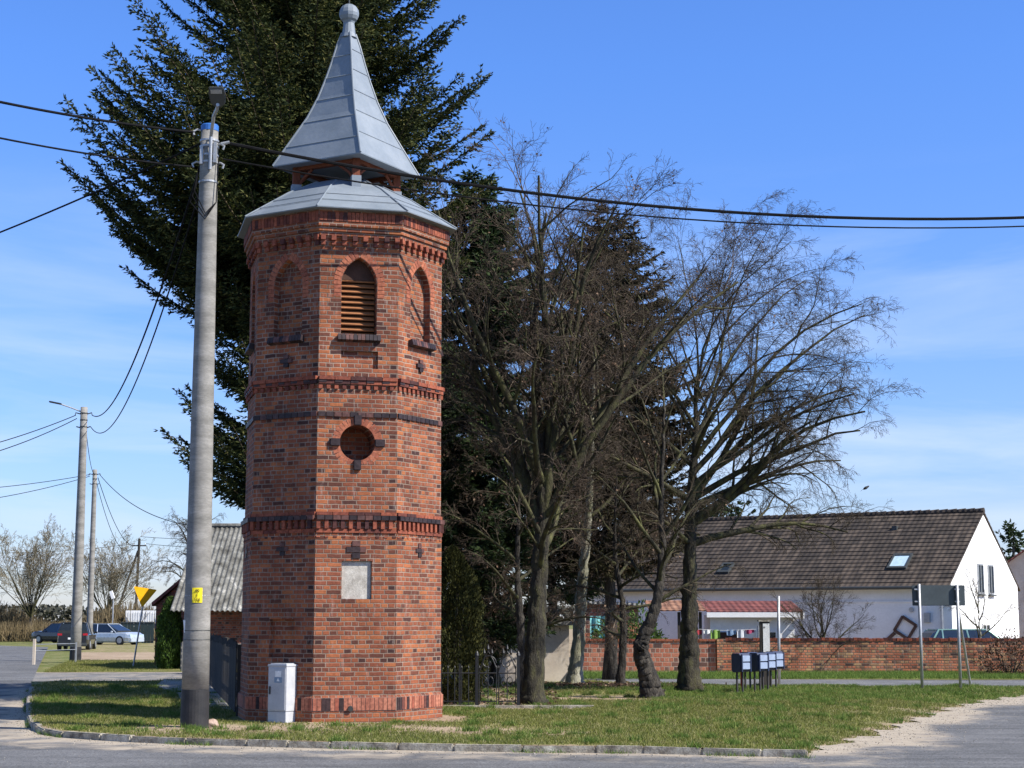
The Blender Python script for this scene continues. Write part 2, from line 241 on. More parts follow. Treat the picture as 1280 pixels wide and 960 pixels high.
def asphalt_mat(name, k=1.0, attr='sand'):
    m, nt, b = new_mat(name); L = nt.links.new
    tc = N(nt, 'ShaderNodeTexCoord'); v = tc.outputs['Object']
    n1 = noise(nt, v, 0.5, 7, 0.65); r1 = ramp(nt, [(0.3, (0.085 * k, 0.086 * k, 0.088 * k)), (0.55, (0.128 * k, 0.128 * k, 0.13 * k)), (0.75, (0.17 * k, 0.17 * k, 0.172 * k))]); L(n1.outputs['Fac'], r1.inputs[0])
    ms = N(nt, 'ShaderNodeMapping'); ms.inputs['Scale'].default_value = (0.12, 1.6, 1); L(v, ms.inputs['Vector']); ns = noise(nt, ms.outputs[0], 1.0, 5, 0.6); mrs = N(nt, 'ShaderNodeMapRange'); L(ns.outputs['Fac'], mrs.inputs['Value'])
    mrs.inputs['From Min'].default_value = 0.35; mrs.inputs['From Max'].default_value = 0.65; mrs.inputs['To Min'].default_value = 0.78; mrs.inputs['To Max'].default_value = 1.2
    vo = N(nt, 'ShaderNodeTexVoronoi'); vo.inputs['Scale'].default_value = 55; L(v, vo.inputs['Vector'])
    r2 = ramp(nt, [(0.0, (1.35, 1.35, 1.35)), (0.5, (0.75, 0.75, 0.75))]); sepc = N(nt, 'ShaderNodeSeparateColor'); L(vo.outputs['Color'], sepc.inputs[0])
    m1 = N(nt, 'ShaderNodeMapRange'); L(sepc.outputs[0], m1.inputs['Value']); m1.inputs['To Min'].default_value = 0.55; m1.inputs['To Max'].default_value = 1.5
    vm = N(nt, 'ShaderNodeVectorMath', operation='SCALE'); mm_ = N(nt, 'ShaderNodeMath', operation='MULTIPLY'); L(m1.outputs[0], mm_.inputs[0]); L(mrs.outputs[0], mm_.inputs[1]); L(r1.outputs[0], vm.inputs[0]); L(mm_.outputs[0], vm.inputs['Scale'])
    a = N(nt, 'ShaderNodeAttribute', attribute_name=attr); n3 = noise(nt, v, 1.1, 9, 0.72, 0.4)
    q = N(nt, 'ShaderNodeMath', operation='MULTIPLY_ADD'); L(n3.outputs['Fac'], q.inputs[0]); q.inputs[1].default_value = 1.7; q.inputs[2].default_value = -0.85
    s = N(nt, 'ShaderNodeMath', operation='ADD'); L(a.outputs['Fac'], s.inputs[0]); L(q.outputs[0], s.inputs[1])
    mr = N(nt, 'ShaderNodeMapRange', interpolation_type='SMOOTHSTEP'); L(s.outputs[0], mr.inputs['Value']); mr.inputs['From Min'].default_value = 0.25; mr.inputs['From Max'].default_value = 0.75
    sr = ramp(nt, SAND); n4 = noise(nt, v, 2.5, 8, 0.75); L(n4.outputs['Fac'], sr.inputs[0])
    mx = N(nt, 'ShaderNodeMix', data_type='RGBA'); L(mr.outputs[0], mx.inputs['Factor']); L(vm.outputs[0], mx.inputs['A']); L(sr.outputs[0], mx.inputs['B'])
    # hairline cracks
    vc = N(nt, 'ShaderNodeTexVoronoi', feature='DISTANCE_TO_EDGE'); vc.inputs['Scale'].default_value = 0.23
    wv = N(nt, 'ShaderNodeVectorMath', operation='MULTIPLY_ADD'); nv = noise(nt, v, 1.3, 5, 0.6); L(nv.outputs['Color'], wv.inputs[0]); wv.inputs[1].default_value = (1.2, 1.2, 0); L(v, wv.inputs[2]); L(wv.outputs[0], vc.inputs['Vector'])
    rc = ramp(nt, [(0.0, (0.45, 0.45, 0.45)), (0.004, (1, 1, 1))]); L(vc.outputs['Distance'], rc.inputs[0])
    mc = N(nt, 'ShaderNodeMix', data_type='RGBA', blend_type='MULTIPLY'); mc.inputs['Factor'].default_value = 0.8; L(mx.outputs['Result'], mc.inputs['A']); L(rc.outputs[0], mc.inputs['B'])
    L(mc.outputs['Result'], b.inputs['Base Color']); b.inputs['Roughness'].default_value = 0.85; b.inputs['Specular IOR Level'].default_value = 0.25
    bp = N(nt, 'ShaderNodeBump'); bp.inputs['Strength'].default_value = 0.5; bp.inputs['Distance'].default_value = 0.01; L(sepc.outputs[0], bp.inputs['Height']); L(bp.outputs[0], b.inputs['Normal'])
    return m
m_asphalt = asphalt_mat('asphalt')
m_asphalt_side = asphalt_mat('old_asphalt', 1.15)

# ------------------------------------------------------------ mesh helpers
def link(o, parent=None):
    C.objects.link(o)
    if parent is not None: o.parent = parent
    return o
def uv_box(me):
    uvl = me.uv_layers.new(name='UVMap'); n = len(me.loops); uv = np.zeros((n, 2))
    co = np.zeros(len(me.vertices) * 3); me.vertices.foreach_get('co', co); co = co.reshape(-1, 3)
    for p in me.polygons:
        nx, ny, nz_ = p.normal
        h = math.hypot(nx, ny)
        for li in p.loop_indices:
            c = co[me.loops[li].vertex_index]
            if h > 0.35:
                tx, ty = -ny / h, nx / h
                uv[li] = (c[0] * tx + c[1] * ty, c[2])
            else: uv[li] = (c[0], c[1])
    uvl.data.foreach_set('uv', uv.ravel())
class MB:
    def __init__(s): s.v = []; s.f = []; s.p = []
    def add(s, vs, fs):
        o = len(s.v); s.p.append((o, len(s.f), len(vs), len(fs))); s.v += [tuple(v) for v in vs]; s.f += [tuple(i + o for i in f) for f in fs]
    def box(s, c, d, rot=None, taper=1.0, M=None):
        x, y, z = d[0] / 2, d[1] / 2, d[2] / 2
        vs = [Vector((sx * x * (taper if sz > 0 else 1), sy * y * (taper if sz > 0 else 1), sz * z)) for sz in (-1, 1) for sy in (-1, 1) for sx in (-1, 1)]
        if rot is not None: vs = [rot @ v for v in vs]
        vs = [v + Vector(c) for v in vs]
        if M is not None: vs = [M @ v for v in vs]
        s.add(vs, [(0, 2, 3, 1), (4, 5, 7, 6), (0, 1, 5, 4), (2, 6, 7, 3), (0, 4, 6, 2), (1, 3, 7, 5)])
    def tube(s, pts, rad, n=8, cap=True):
        pts = [Vector(p) for p in pts]
        if isinstance(rad, (int, float)): rad = [rad] * len(pts)
        vs = []; up = None
        for i, p in enumerate(pts):
            t = (pts[min(i + 1, len(pts) - 1)] - pts[max(i - 1, 0)]).normalized()
            if up is None: up = t.orthogonal().normalized()
            else: up = (up - t * up.dot(t)).normalized()
            b = t.cross(up)
            for k in range(n):
                a = 2 * math.pi * k / n; vs.append(p + (up * math.cos(a) + b * math.sin(a)) * rad[i])
        fs = [(i * n + k, i * n + (k + 1) % n, (i + 1) * n + (k + 1) % n, (i + 1) * n + k) for i in range(len(pts) - 1) for k in range(n)]
        if cap: fs += [tuple(range(n))[::-1], tuple(range((len(pts) - 1) * n, len(pts) * n))]
        s.add(vs, fs)
    def lathe(s, prof, n=16, phase=0.0, c=(0, 0, 0), cap=True):
        vs = [(c[0] + r * math.sin(phase + 2 * math.pi * k / n), c[1] - r * math.cos(phase + 2 * math.pi * k / n), c[2] + z) for r, z in prof for k in range(n)]
        fs = [(i * n + k, i * n + (k + 1) % n, (i + 1) * n + (k + 1) % n, (i + 1) * n + k) for i in range(len(prof) - 1) for k in range(n)]
        if cap: fs += [tuple(range(n))[::-1], tuple(range((len(prof) - 1) * n, len(prof) * n))]
        s.add(vs, fs)
    def ext(s, poly, a, b, M):
        """polygon (x,z) extruded along local y from a to b, placed by matrix M"""
        n = len(poly); vs = [M @ Vector((x, a, z)) for x, z in poly] + [M @ Vector((x, b, z)) for x, z in poly]
        s.add(vs, [tuple(range(n)), tuple(range(n, 2 * n))[::-1]] + [(i, i + n, (i + 1) % n + n, (i + 1) % n) for i in range(n)])
    def build(s, name, mat, parent=None, smooth=False, uv=True, recalc=True, bevel=0):
        me = bpy.data.meshes.new(name); me.from_pydata(s.v, [], s.f)
        if recalc or bevel:
            bm = bmesh.new(); bm.from_mesh(me); bmesh.ops.recalc_face_normals(bm, faces=bm.faces)
            if bevel:
                es = [e for e in bm.edges if len(e.link_faces) == 2 and e.calc_face_angle() > 0.5]
                bmesh.ops.bevel(bm, geom=es, offset=bevel, segments=2, affect='EDGES', clamp_overlap=True)
            bm.to_mesh(me); bm.free()
        me.materials.append(mat)
        if smooth: me.shade_smooth()
        if uv: uv_box(me)
        return link(bpy.data.objects.new(name, me), parent)
def build_each(mb, name, mat, parent=None, **k):
    out = []
    for o, fo, nv, nf in mb.p:
        q = MB(); q.add(mb.v[o:o + nv], [tuple(i - o for i in f) for f in mb.f[fo:fo + nf]]); out.append(q.build(name, mat, parent, **k))
    return out
def npmesh(name, V, T, mat, parent=None, smooth=False):
    """fast triangle or quad mesh from arrays"""
    me = bpy.data.meshes.new(name); k = T.shape[1]
    me.vertices.add(len(V)); me.vertices.foreach_set('co', np.ascontiguousarray(V, dtype=np.float32).ravel())
    me.loops.add(T.size); me.loops.foreach_set('vertex_index', np.ascontiguousarray(T, dtype=np.int32).ravel())
    me.polygons.add(len(T)); me.polygons.foreach_set('loop_start', np.arange(0, T.size, k, dtype=np.int32)); me.polygons.foreach_set('loop_total', np.full(len(T), k, dtype=np.int32))
    me.update(calc_edges=True); me.materials.append(mat)
    if smooth: me.shade_smooth()
    return link(bpy.data.objects.new(name, me), parent)
def tag(o, label=None, cat=None, group=None, kind=None):
    if label: o['label'] = label
    if cat: o['category'] = cat
    if group: o['group'] = group
    if kind: o['kind'] = kind
    return o
def thing(name, label, cat, loc=(0, 0, 0), rz=0.0, group=None):
    o = bpy.data.objects.new(name, None); C.objects.link(o); o.empty_display_size = 0.2
    o.location = loc; o.rotation_euler = (0, 0, rz); return tag(o, label, cat, group)
def dup(root, loc, rz, label):
    r = root.copy(); C.objects.link(r); r.location = loc; r.rotation_euler = (0, 0, rz); r['label'] = label
    for ch in list(root.children):
        c = ch.copy(); C.objects.link(c); c.parent = r
        for g in ch.children:
            d = g.copy(); C.objects.link(d); d.parent = c
    return r
def segs_mesh(name, S, mat, parent, n=3):
    """S: rows p0(3) p1(3) r0 r1 -> thin prisms"""
    S = np.asarray(S, dtype=np.float64); p0, p1, r0, r1 = S[:, 0:3], S[:, 3:6], S[:, 6:7], S[:, 7:8]
    t = p1 - p0; t /= np.linalg.norm(t, axis=1, keepdims=True) + 1e-9
    ref = np.where(np.abs(t[:, 2:3]) > 0.9, [[1.0, 0, 0]], [[0, 0, 1.0]]); u = np.cross(t, ref); u /= np.linalg.norm(u, axis=1, keepdims=True) + 1e-9; v = np.cross(t, u)
    V = np.zeros((len(S), 2 * n, 3))
    for k in range(n):
        a = 2 * math.pi * k / n; d = u * math.cos(a) + v * math.sin(a); V[:, k] = p0 + d * r0; V[:, n + k] = p1 + d * r1
    base = (np.arange(len(S)) * 2 * n)[:, None]
    T = np.concatenate([base + np.array([[k, (k + 1) % n, n + (k + 1) % n, n + k]]) for k in range(n)])
    return npmesh(name, V.reshape(-1, 3), T, mat, parent)
def leaf_mesh(name, P, D, ln, wd, mat, parent=None):
    """small pointed leaves (two triangles) at P along D"""
    n = len(P); D = D / (np.linalg.norm(D, axis=1, keepdims=True) + 1e-9); a = rng.normal(size=(n, 3)); s = np.cross(D, a); s /= np.linalg.norm(s, axis=1, keepdims=True) + 1e-9
    ln = np.broadcast_to(np.asarray(ln), (n,))[:, None]; wd = np.broadcast_to(np.asarray(wd), (n,))[:, None]
    V = np.stack([P, P + D * ln * 0.45 + s * wd * 0.5, P + D * ln, P + D * ln * 0.45 - s * wd * 0.5], 1).reshape(-1, 3)
    T = (np.arange(n) * 4)[:, None] + np.array([[0, 1, 2, 3]])
    return npmesh(name, V, T, mat, parent)

# ------------------------------------------------------------ ground, roads, green
def grid_sheet(name, poly, z, step, mat, kind='structure', attr=None, fn=None, zf=None):
    """flat polygon cut into a grid so that wear can be stored on its points"""
    xs = [p[0] for p in poly]; ys = [p[1] for p in poly]
    bm = bmesh.new(); f = bm.faces.new([bm.verts.new((x, y, z)) for x, y in poly])
    for a0, a1, no in ((min(xs), max(xs), (1, 0, 0)), (min(ys), max(ys), (0, 1, 0))):
        k = a0 + step
        while k < a1:
            bmesh.ops.bisect_plane(bm, geom=bm.verts[:] + bm.edges[:] + bm.faces[:], plane_co=(k, 0, 0) if no[0] else (0, k, 0), plane_no=no)
            k += step
    bmesh.ops.triangulate(bm, faces=[f for f in bm.faces if len(f.verts) > 4])
    bmesh.ops.recalc_face_normals(bm, faces=bm.faces)
    if bm.faces and sum(f.normal.z for f in bm.faces) < 0: bmesh.ops.reverse_faces(bm, faces=bm.faces)
    if zf:
        for v in bm.verts: v.co.z = zf(v.co.x, v.co.y)
    me = bpy.data.meshes.new(name); bm.to_mesh(me); bm.free(); me.materials.append(mat)
    if attr:
        at = me.attributes.new(attr, 'FLOAT', 'POINT'); at.data.foreach_set('value', [fn(v.co.x, v.co.y) for v in me.vertices])
    if zf: me.shade_smooth()
    return tag(link(bpy.data.objects.new(name, me)), kind=kind)
def seg_dist(x, y, line):
    b = 1e9
    for (x0, y0), (x1, y1) in zip(line[:-1], line[1:]):
        dx, dy = x1 - x0, y1 - y0; t = max(0, min(1, ((x - x0) * dx + (y - y0) * dy) / (dx * dx + dy * dy + 1e-9)))
        b = min(b, math.hypot(x - x0 - t * dx, y - y0 - t * dy))
    return b
def inside(x, y, poly):
    c = False; j = len(poly) - 1
    for i in range(len(poly)):
        xi, yi = poly[i][0], poly[i][1]; xj, yj = poly[j][0], poly[j][1]
        if (yi > y) != (yj > y) and x < (xj - xi) * (y - yi) / (yj - yi) + xi: c = not c
        j = i
    return c
mb = MB(); mb.add([(-900, -60, -0.16), (900, -60, -0.16), (900, 1400, -0.16), (-900, 1400, -0.16)], [(0, 1, 2, 3)])
tag(mb.build('ground', m_field), kind='structure')
ZR = -0.09
kerb_px = [(40, 858), (37, 872), (37, 888), (42, 902), (55, 910), (80, 914), (150, 919), (250, 923), (400, 927), (600, 931), (800, 933), (1010, 938)]
kerb_line = [tuple(PG(x, y)[:2]) for x, y in kerb_px]
right_px = [(1012, 937), (1045, 928), (1100, 913), (1140, 899), (1185, 884), (1235, 873), (1300, 866), (1420, 862)]
_rl = [tuple(PG(x, y, -0.06)[:2]) for x, y in right_px]; right_line = []
for (x0, y0), (x1, y1) in zip(_rl[:-1], _rl[1:]):
    n_ = max(1, int(math.hypot(x1 - x0, y1 - y0) / 0.22))
    for i in range(n_):
        x, y = x0 + (x1 - x0) * i / n_, y0 + (y1 - y0) * i / n_; j_ = 0.16 * math.sin(x * 3.7 + y * 2.1) + 0.1 * math.sin(x * 9.1 + y * 5) + random.uniform(-0.06, 0.06)
        right_line.append((x + j_ * 0.6, y - j_ * 0.8) if right_line else (x, y))
right_line.append(_rl[-1])
back_line = [(20.5, 43.8), (12, 43.4), (6, 44.2), (2.9, 46.0), (1.6, 48.6), (-4, 48.8), (-9, 48.2), (-13.2, 46.8)]
green_poly = kerb_line + right_line + back_line
def sand_front(x, y):
    d = seg_dist(x, y, kerb_line); e = seg_dist(x, y, right_line)
    a = max(0.0, 1 - d / 0.85) if x < 3.6 else 0
    if x > -1: a *= 0.8
    a = max(a, 0.62 * max(0.0, 1 - abs(d - 1.0) / 1.0) * (1.0 if x < 0 else 0.75))
    wdt = 1.5 if x < 7 else 1.3
    a = max(a, 1.15 * max(0.0, 1 - e / (wdt * (1 + 0.35 * math.sin(x * 1.3 + 0.5 * y)))))
    if x < -10.5 and y > 38: a = max(a, 0.55 * max(0, 1 - seg_dist(x, y, [(-11.6, 42), (-12.5, 60)]) / 2.0))
    return a
front = [(-40, 6), (60, 6), (60, 62), (26, 49.5), (20.5, 43.8)] + right_line[::-1] + kerb_line[::-1] + [(-13.2, 46.8), (-16.2, 58), (-30, 110), (-70, 160), (-150, 175), (-150, 165), (-80, 148), (-60, 100), (-40, 40)]
grid_sheet('road', [(x, y) for x, y in front], ZR, 0.6, m_asphalt, attr='sand', fn=sand_front)
# road behind the green
bl = [(26, 49.5), (12, 49.2), (4, 50.2), (-4, 53.0), (-10, 56.3), (-16.2, 58)]
def sand_back(x, y): return 0.75 * max(0, 1 - seg_dist(x, y, back_line) / 1.6) + 0.55 * max(0, 1 - seg_dist(x, y, bl) / 0.6) + (0.4 if x < -8 else 0)
def side_z(x, y): return ZR - 0.001 + 0.055 * max(0.0, min(1.0, (x + 15.5) / 4.5)) * max(0.0, min(1.0, (24 - x) / 4))
grid_sheet('side_road', [(26, 49.5)] + back_line + bl[:0:-1], ZR - 0.001, 0.6, m_asphalt_side, attr='sand', fn=sand_back, zf=side_z)
# the green itself
TWX, TWY = GX(429, 30.1, 5), 30.1
tower_c = Vector((TWX, TWY, 0))
def dirt(x, y):
    a = 0.0
    a = max(a, 1.15 - seg_dist(x, y, [PG(255, 912)[:2], PG(330, 913)[:2], PG(420, 908)[:2], PG(560, 912)[:2]]) / 1.9 - 0.12)
    a = max(a, 1.0 - seg_dist(x, y, [PG(490, 900)[:2], PG(565, 897)[:2]]) / 1.3)
    a = max(a, 0.72 - seg_dist(x, y, [PG(500, 915)[:2], PG(700, 916)[:2]]) / 1.4)
    a = max(a, 0.8 - seg_dist(x, y, [PG(560, 884)[:2], PG(700, 885)[:2]]) / 1.0)
    a = max(a, 0.95 - seg_dist(x, y, [PG(735, 857)[:2], PG(830, 857)[:2]]) / 1.6)
    a = max(a, 0.72 - seg_dist(x, y, [PG(640, 872)[:2], PG(860, 872)[:2]]) / 3.0)
    a = max(a, 0.7 - seg_dist(x, y, right_line) / 1.0)
    a = max(a, 0.42 - seg_dist(x, y, [PG(1050, 890)[:2], PG(1130, 882)[:2]]) / 2.2)
    a = max(a, 0.5 - seg_dist(x, y, [PG(830, 905)[:2], PG(900, 900)[:2]]) / 1.8)
    a = max(a, 0.62 - seg_dist(x, y, kerb_line) / 0.5)
    if -3 < x < 0.2 and 33.3 < y < 46: a = max(a, 0.8)
    return a + 0.12
def gz(x, y):
    e = min(seg_dist(x, y, right_line) / 1.4, 1.0); k = min(seg_dist(x, y, kerb_line) / 0.5, 1.0)
    return -0.11 + 0.11 * e + 0.018 * k * e * (math.sin(x * 1.7 + 1) * math.sin(y * 0.9) + math.sin(x * 4.1 + y * 2.3) * 0.5)
# the same heights and wear, looked up from a coarse table (many thousand blades ask for them)
GXs = np.arange(-14, 22, 0.12); GYs = np.arange(21, 50, 0.12)
def table(fn):
    def dist(line):
        X_, Y_ = np.meshgrid(GXs, GYs, indexing='ij'); b = np.full(X_.shape, 1e9)
        for (x0, y0), (x1, y1) in zip(line[:-1], line[1:]):
            dx, dy = x1 - x0, y1 - y0; t = np.clip(((X_ - x0) * dx + (Y_ - y0) * dy) / (dx * dx + dy * dy + 1e-9), 0, 1); b = np.minimum(b, np.hypot(X_ - x0 - t * dx, Y_ - y0 - t * dy))
        return b
    return dist
_d = table(None); D_R, D_K = _d(right_line), _d(kerb_line)
def cell(x, y): return min(max(int((x + 14) / 0.12 + 0.5), 0), len(GXs) - 1), min(max(int((y - 21) / 0.12 + 0.5), 0), len(GYs) - 1)
_seg = seg_dist
def seg_dist(x, y, line):
    if line is right_line and -14 < x < 21.8 and 21 < y < 49.8: return D_R[cell(x, y)]
    if line is kerb_line and -14 < x < 21.8 and 21 < y < 49.8: return D_K[cell(x, y)]
    return _seg(x, y, line)
green = grid_sheet('grass_green', [(x, y) for x, y in green_poly], 0, 0.35, m_green, attr='dirt', fn=dirt, zf=gz)
# skirt of the green down to the ground
mb = MB(); n = len(green_poly)
mb.add([(x, y, gz(x, y) - 0.001) for x, y in green_poly] + [(x, y, -0.17) for x, y in green_poly], [(i, (i + 1) % n, (i + 1) % n + n, i + n) for i in range(n)])
tag(mb.build('green_bank', m_dirt), kind='structure')
# paved drive at the left of the tower
dp = [PG(205, 850), PG(196, 858), PG(222, 868), PG(228, 880), PG(300, 890), PG(330, 872), PG(330, 851)]
m_paver = nat('driveway_pavers', [(0.3, (0.2, 0.19, 0.17)), (0.7, (0.33, 0.31, 0.28))], 3, fine=0.3)
mb = MB(); mb.add([(p.x, p.y, 0.035) for p in dp] + [(p.x, p.y, -0.05) for p in dp], [tuple(range(7))] + [(i, (i + 1) % 7, (i + 1) % 7 + 7, i + 7) for i in range(7)])
tag(mb.build('driveway', m_paver), kind='structure')
# grass verges beyond the roads
def verge(name, poly, z, mat, fn, step=1.2):
    return grid_sheet(name, poly, z, step, mat, attr='dirt', fn=fn, zf=lambda x, y: side_z(x, y) + 0.004)
vl = [(-16.0, 58.2), (-10, 56.5), (-4, 53.2), (4, 50.4), (12, 49.4), (26, 49.8), (60, 62.5), (60, 300), (-40, 300), (-62, 200), (-40, 150), (-28, 110), (-20, 78)]
def verge_dirt(x, y):
    a = 0.2
    if x < -8 and 74 < y < 92: a = 0.75
    if x < -14 and y > 92: a = 0.45
    if x > 0 and y > 58: a = 0.6
    return a
verge('far_verge', vl, -0.03, m_green, verge_dirt, 2.0)

# kerb stones along the green
mb = MB()
def along(line, step):
    out = []; acc = 0.0
    for (x0, y0), (x1, y1) in zip(line[:-1], line[1:]):
        l = math.hypot(x1 - x0, y1 - y0); t = acc
        while t < l: out.append((x0 + (x1 - x0) * t / l, y0 + (y1 - y0) * t / l)); t += step
        acc = t - l
    return out
kp = along(kerb_line, 0.05); i = 0
while i < len(kp) - 10:
    ln = random.choice((13, 16, 19, 20)); a, b = kp[i], kp[min(i + ln, len(kp) - 1)]
    dx, dy = b[0] - a[0], b[1] - a[1]; l = math.hypot(dx, dy)
    if l < 0.2: break
    rot = Matrix.Rotation(math.atan2(dy, dx) + random.uniform(-0.012, 0.012), 3, 'Z') @ Matrix.Rotation(random.uniform(-0.03, 0.03), 3, 'X') @ Matrix.Rotation(random.uniform(-0.01, 0.01), 3, 'Y')
    mb.box(((a[0] + b[0]) / 2, (a[1] + b[1]) / 2, -0.093 + random.uniform(-0.014, 0.010)), (l - random.uniform(0.0, 0.014), 0.13, 0.2), rot)
    i += ln
ko = mb.build('kerb', m_stone, bevel=0.018); tag(ko, kind='structure')

# grass blades
def in_green(n, xmin, xmax, ymin, ymax, fn=dirt, poly=green_poly, bias=0.55):
    pts = []
    X = rng.uniform(xmin, xmax, n); Y = rng.uniform(ymin, ymax, n); U = rng.uniform(0, 1, n)
    j1 = [1.0, 2.2, 4.0]
    ok = np.zeros(n, bool); j = len(poly) - 1
    for i in range(len(poly)):
        xi, yi = poly[i]; xj, yj = poly[j]
        if yi != yj: ok ^= ((yi > Y) != (yj > Y)) & (X < (xj - xi) * (Y - yi) / (yj - yi) + xi)
        j = i
    for x, y, u in zip(X[ok], Y[ok], U[ok]):
        patch = 0.16 * (math.sin(x * 0.9 + j1[0] + math.sin(y * 1.3)) + math.sin(y * 1.1 + j1[1] + 1.5 * math.sin(x * 0.7)) + math.sin(x * 3.1 + y * 2.2 + j1[2]) * 0.6)
        if (fn(x, y) + patch - bias) * 1.35 > u - 0.35: continue
        if math.hypot(x - TWX, y - TWY) < 1.95: continue
        pts.append((x, y))
    return np.array(pts)
def blades(name, P, zfn, h0, h1, mat):
    n = len(P); z = (zfn.grid(P) if hasattr(zfn, 'grid') else np.array([zfn(x, y) for x, y in P])) - 0.004
    base = np.column_stack([P, z]); 
    # three blades from every root
    V = []; h = rng.uniform(h0, h1, (n, 3)) 
    for k in range(3):
        a = rng.uniform(0, 2 * math.pi, n); off = np.column_stack([rng.normal(0, 0.02, n), rng.normal(0, 0.02, n), np.zeros(n)])
        wv = np.column_stack([np.cos(a), np.sin(a), np.zeros(n)]) * rng.uniform(0.004, 0.009, (n, 1)); lean = np.column_stack([rng.normal(0, 0.5, n), rng.normal(0, 0.5, n), np.ones(n)]) * h[:, k:k + 1]
        b = base + off; V.append(np.stack([b - wv, b + wv, b + lean], 1))
    V = np.concatenate(V).reshape(-1, 3); T = np.arange(len(V)).reshape(-1, 3)
    return tag(npmesh(name, V, T, mat), kind='stuff')
P = in_green(150000, -9.5, 9, 21.5, 36)
tag(blades('grass', P, gz, 0.02, 0.055, m_blade), 'short dry-tipped grass on the green in front of the tower', 'grass')
P = in_green(60000, -12.5, 19, 34, 49, bias=0.6)
tag(blades('grass', P, gz, 0.03, 0.075, m_blade), 'shaded and sunlit grass at the back of the green among the trees', 'grass')
lush = in_green(30000, 3, 18, 36.0, 46, fn=lambda x, y: 0.3 - 0.25 * (y > 39), bias=0.5)
tag(blades('grass', lush, gz, 0.035, 0.08, m_blade_lush), 'taller bright green grass around the sign posts and mailboxes', 'grass')
# darker tufts and rosettes scattered through the lawn
T_ = []
for _ in range(650):
    cx_, cy_ = rng.uniform(-11, 12), rng.uniform(21.8, 44)
    if not inside(cx_, cy_, green_poly) or math.hypot(cx_ - TWX, cy_ - TWY) < 2.2: continue
    for _k in range(int(rng.integers(14, 70))): T_.append((cx_ + rng.normal(0, 0.07), cy_ + rng.normal(0, 0.07)))
T_ = np.array([p for p in T_ if inside(p[0], p[1], green_poly)])
tag(blades('grass_tufts', T_, gz, 0.05, 0.12, m_blade_lush), 'taller greener tufts scattered through the lawn', 'grass tufts')
# gravel and grit on the shoulder and along the kerb
G_ = []
for line, wd_, n_, zz in ((right_line, 0.8, 1500, ZR), (kerb_line, 0.4, 1300, ZR)):
    pl_ = along(line, 0.05)
    for _ in range(n_):
        p = pl_[int(rng.integers(0, len(pl_)))]; o_ = abs(rng.normal(0, wd_)); G_.append((p[0] + (o_ * 0.7 if line is right_line else rng.normal(0, 0.1)), p[1] - o_ * (0.7 if line is right_line else 1) - 0.08, zz, rng.uniform(0.004, 0.015)))
for _ in range(500): G_.append((rng.uniform(-9, 12), rng.uniform(19, 24), ZR, rng.uniform(0.004, 0.012)))
G_ = np.array([g for g in G_ if not inside(g[0], g[1], green_poly)]); oc = np.array([[1, 0, 0], [-1, 0, 0], [0, 1, 0], [0, -1, 0], [0, 0, 1], [0, 0, -1]], dtype=float)
Vg = (G_[:, None, :3] + oc[None] * G_[:, None, 3:4] * rng.uniform(0.6, 1.3, (len(G_), 6, 1))).reshape(-1, 3); Tg = np.concatenate([(np.arange(len(G_)) * 6)[:, None] + np.array([f]) for f in ((0, 2, 4), (2, 1, 4), (1, 3, 4), (3, 0, 4), (2, 0, 5), (1, 2, 5), (3, 1, 5), (0, 3, 5))])
tag(npmesh('gravel', Vg, Tg, island('grit', [(0, (0.1, 0.09, 0.075)), (0.6, (0.22, 0.2, 0.17)), (1, (0.36, 0.33, 0.29))])), 'loose grit and small stones on the sandy edge of the road', 'gravel', kind='stuff')
# weeds growing out of the kerb joint
P = np.array([p for p in [(k[0] + random.gauss(0, 0.03), k[1] - 0.10 + random.gauss(0, 0.04)) for k in kp for _ in range(5)] if math.sin(p[0] * 2.3) + math.sin(p[0] * 5.1) > 0.35])
tag(blades('weeds', P, lambda x, y: -0.12, 0.04, 0.12, m_blade_lush), 'green weeds sprouting along the foot of the kerb', 'weeds')
vf = np.array([(x, y) for x, y in zip(rng.uniform(1, 24, 30000), rng.uniform(49.9, 55.4, 42000))])
tag(blades('grass', vf, lambda x, y: -0.035, 0.05, 0.14, m_blade_lush), 'strip of bright grass along the foot of the brick garden wall', 'grass')
vf2 = in_green(50000, -24, -8.5, 58, 74, fn=lambda x, y: 0.3, poly=vl)
tag(blades('grass', vf2, lambda x, y: -0.1, 0.04, 0.12, m_blade), 'grass patch around the yellow triangle sign across the side road', 'grass')

# ------------------------------------------------------------ TOWER
PSI0 = R(14.2)
tower = thing('brick_tower', 'octagonal red brick tower with zinc bell roof and ball on top', 'tower', tower_c)
def fz(py): return ZT(py, 28.45)
RB = 1.80; A = math.cos(R(22.5))
def face_M(k, ap=0.0):
    """local frame of tower face k: x right, y outwards, z up"""
    psi = PSI0 + k * math.pi / 4
    n_ = Vector((math.sin(psi), -math.cos(psi), 0)); t_ = Vector((math.cos(psi), math.sin(psi), 0))
    M = Matrix.Identity(4); M.col[0] = (*t_, 0); M.col[1] = (*n_, 0); M.col[2] = (0, 0, 1, 0); M.col[3] = (*(n_ * ap), 1)
    return M
ph8 = PSI0 + R(22.5)
z_pl = fz(872); z_b1 = fz(664); z_b2 = fz(480)
z_top = fz(268)
mb = MB(); mb.lathe([(RB + 0.045, -0.3), (RB + 0.045, z_pl), (RB + 0.015, z_pl + 0.03), (RB + 0.012, z_b1 - 0.02), (RB, z_b1), (RB - 0.012, z_b2 - 0.03), (RB - 0.012, z_b2 + 0.03), (RB - 0.012, z_top)], 8, ph8)
body = mb.build('wall', m_brick, tower, uv=False)
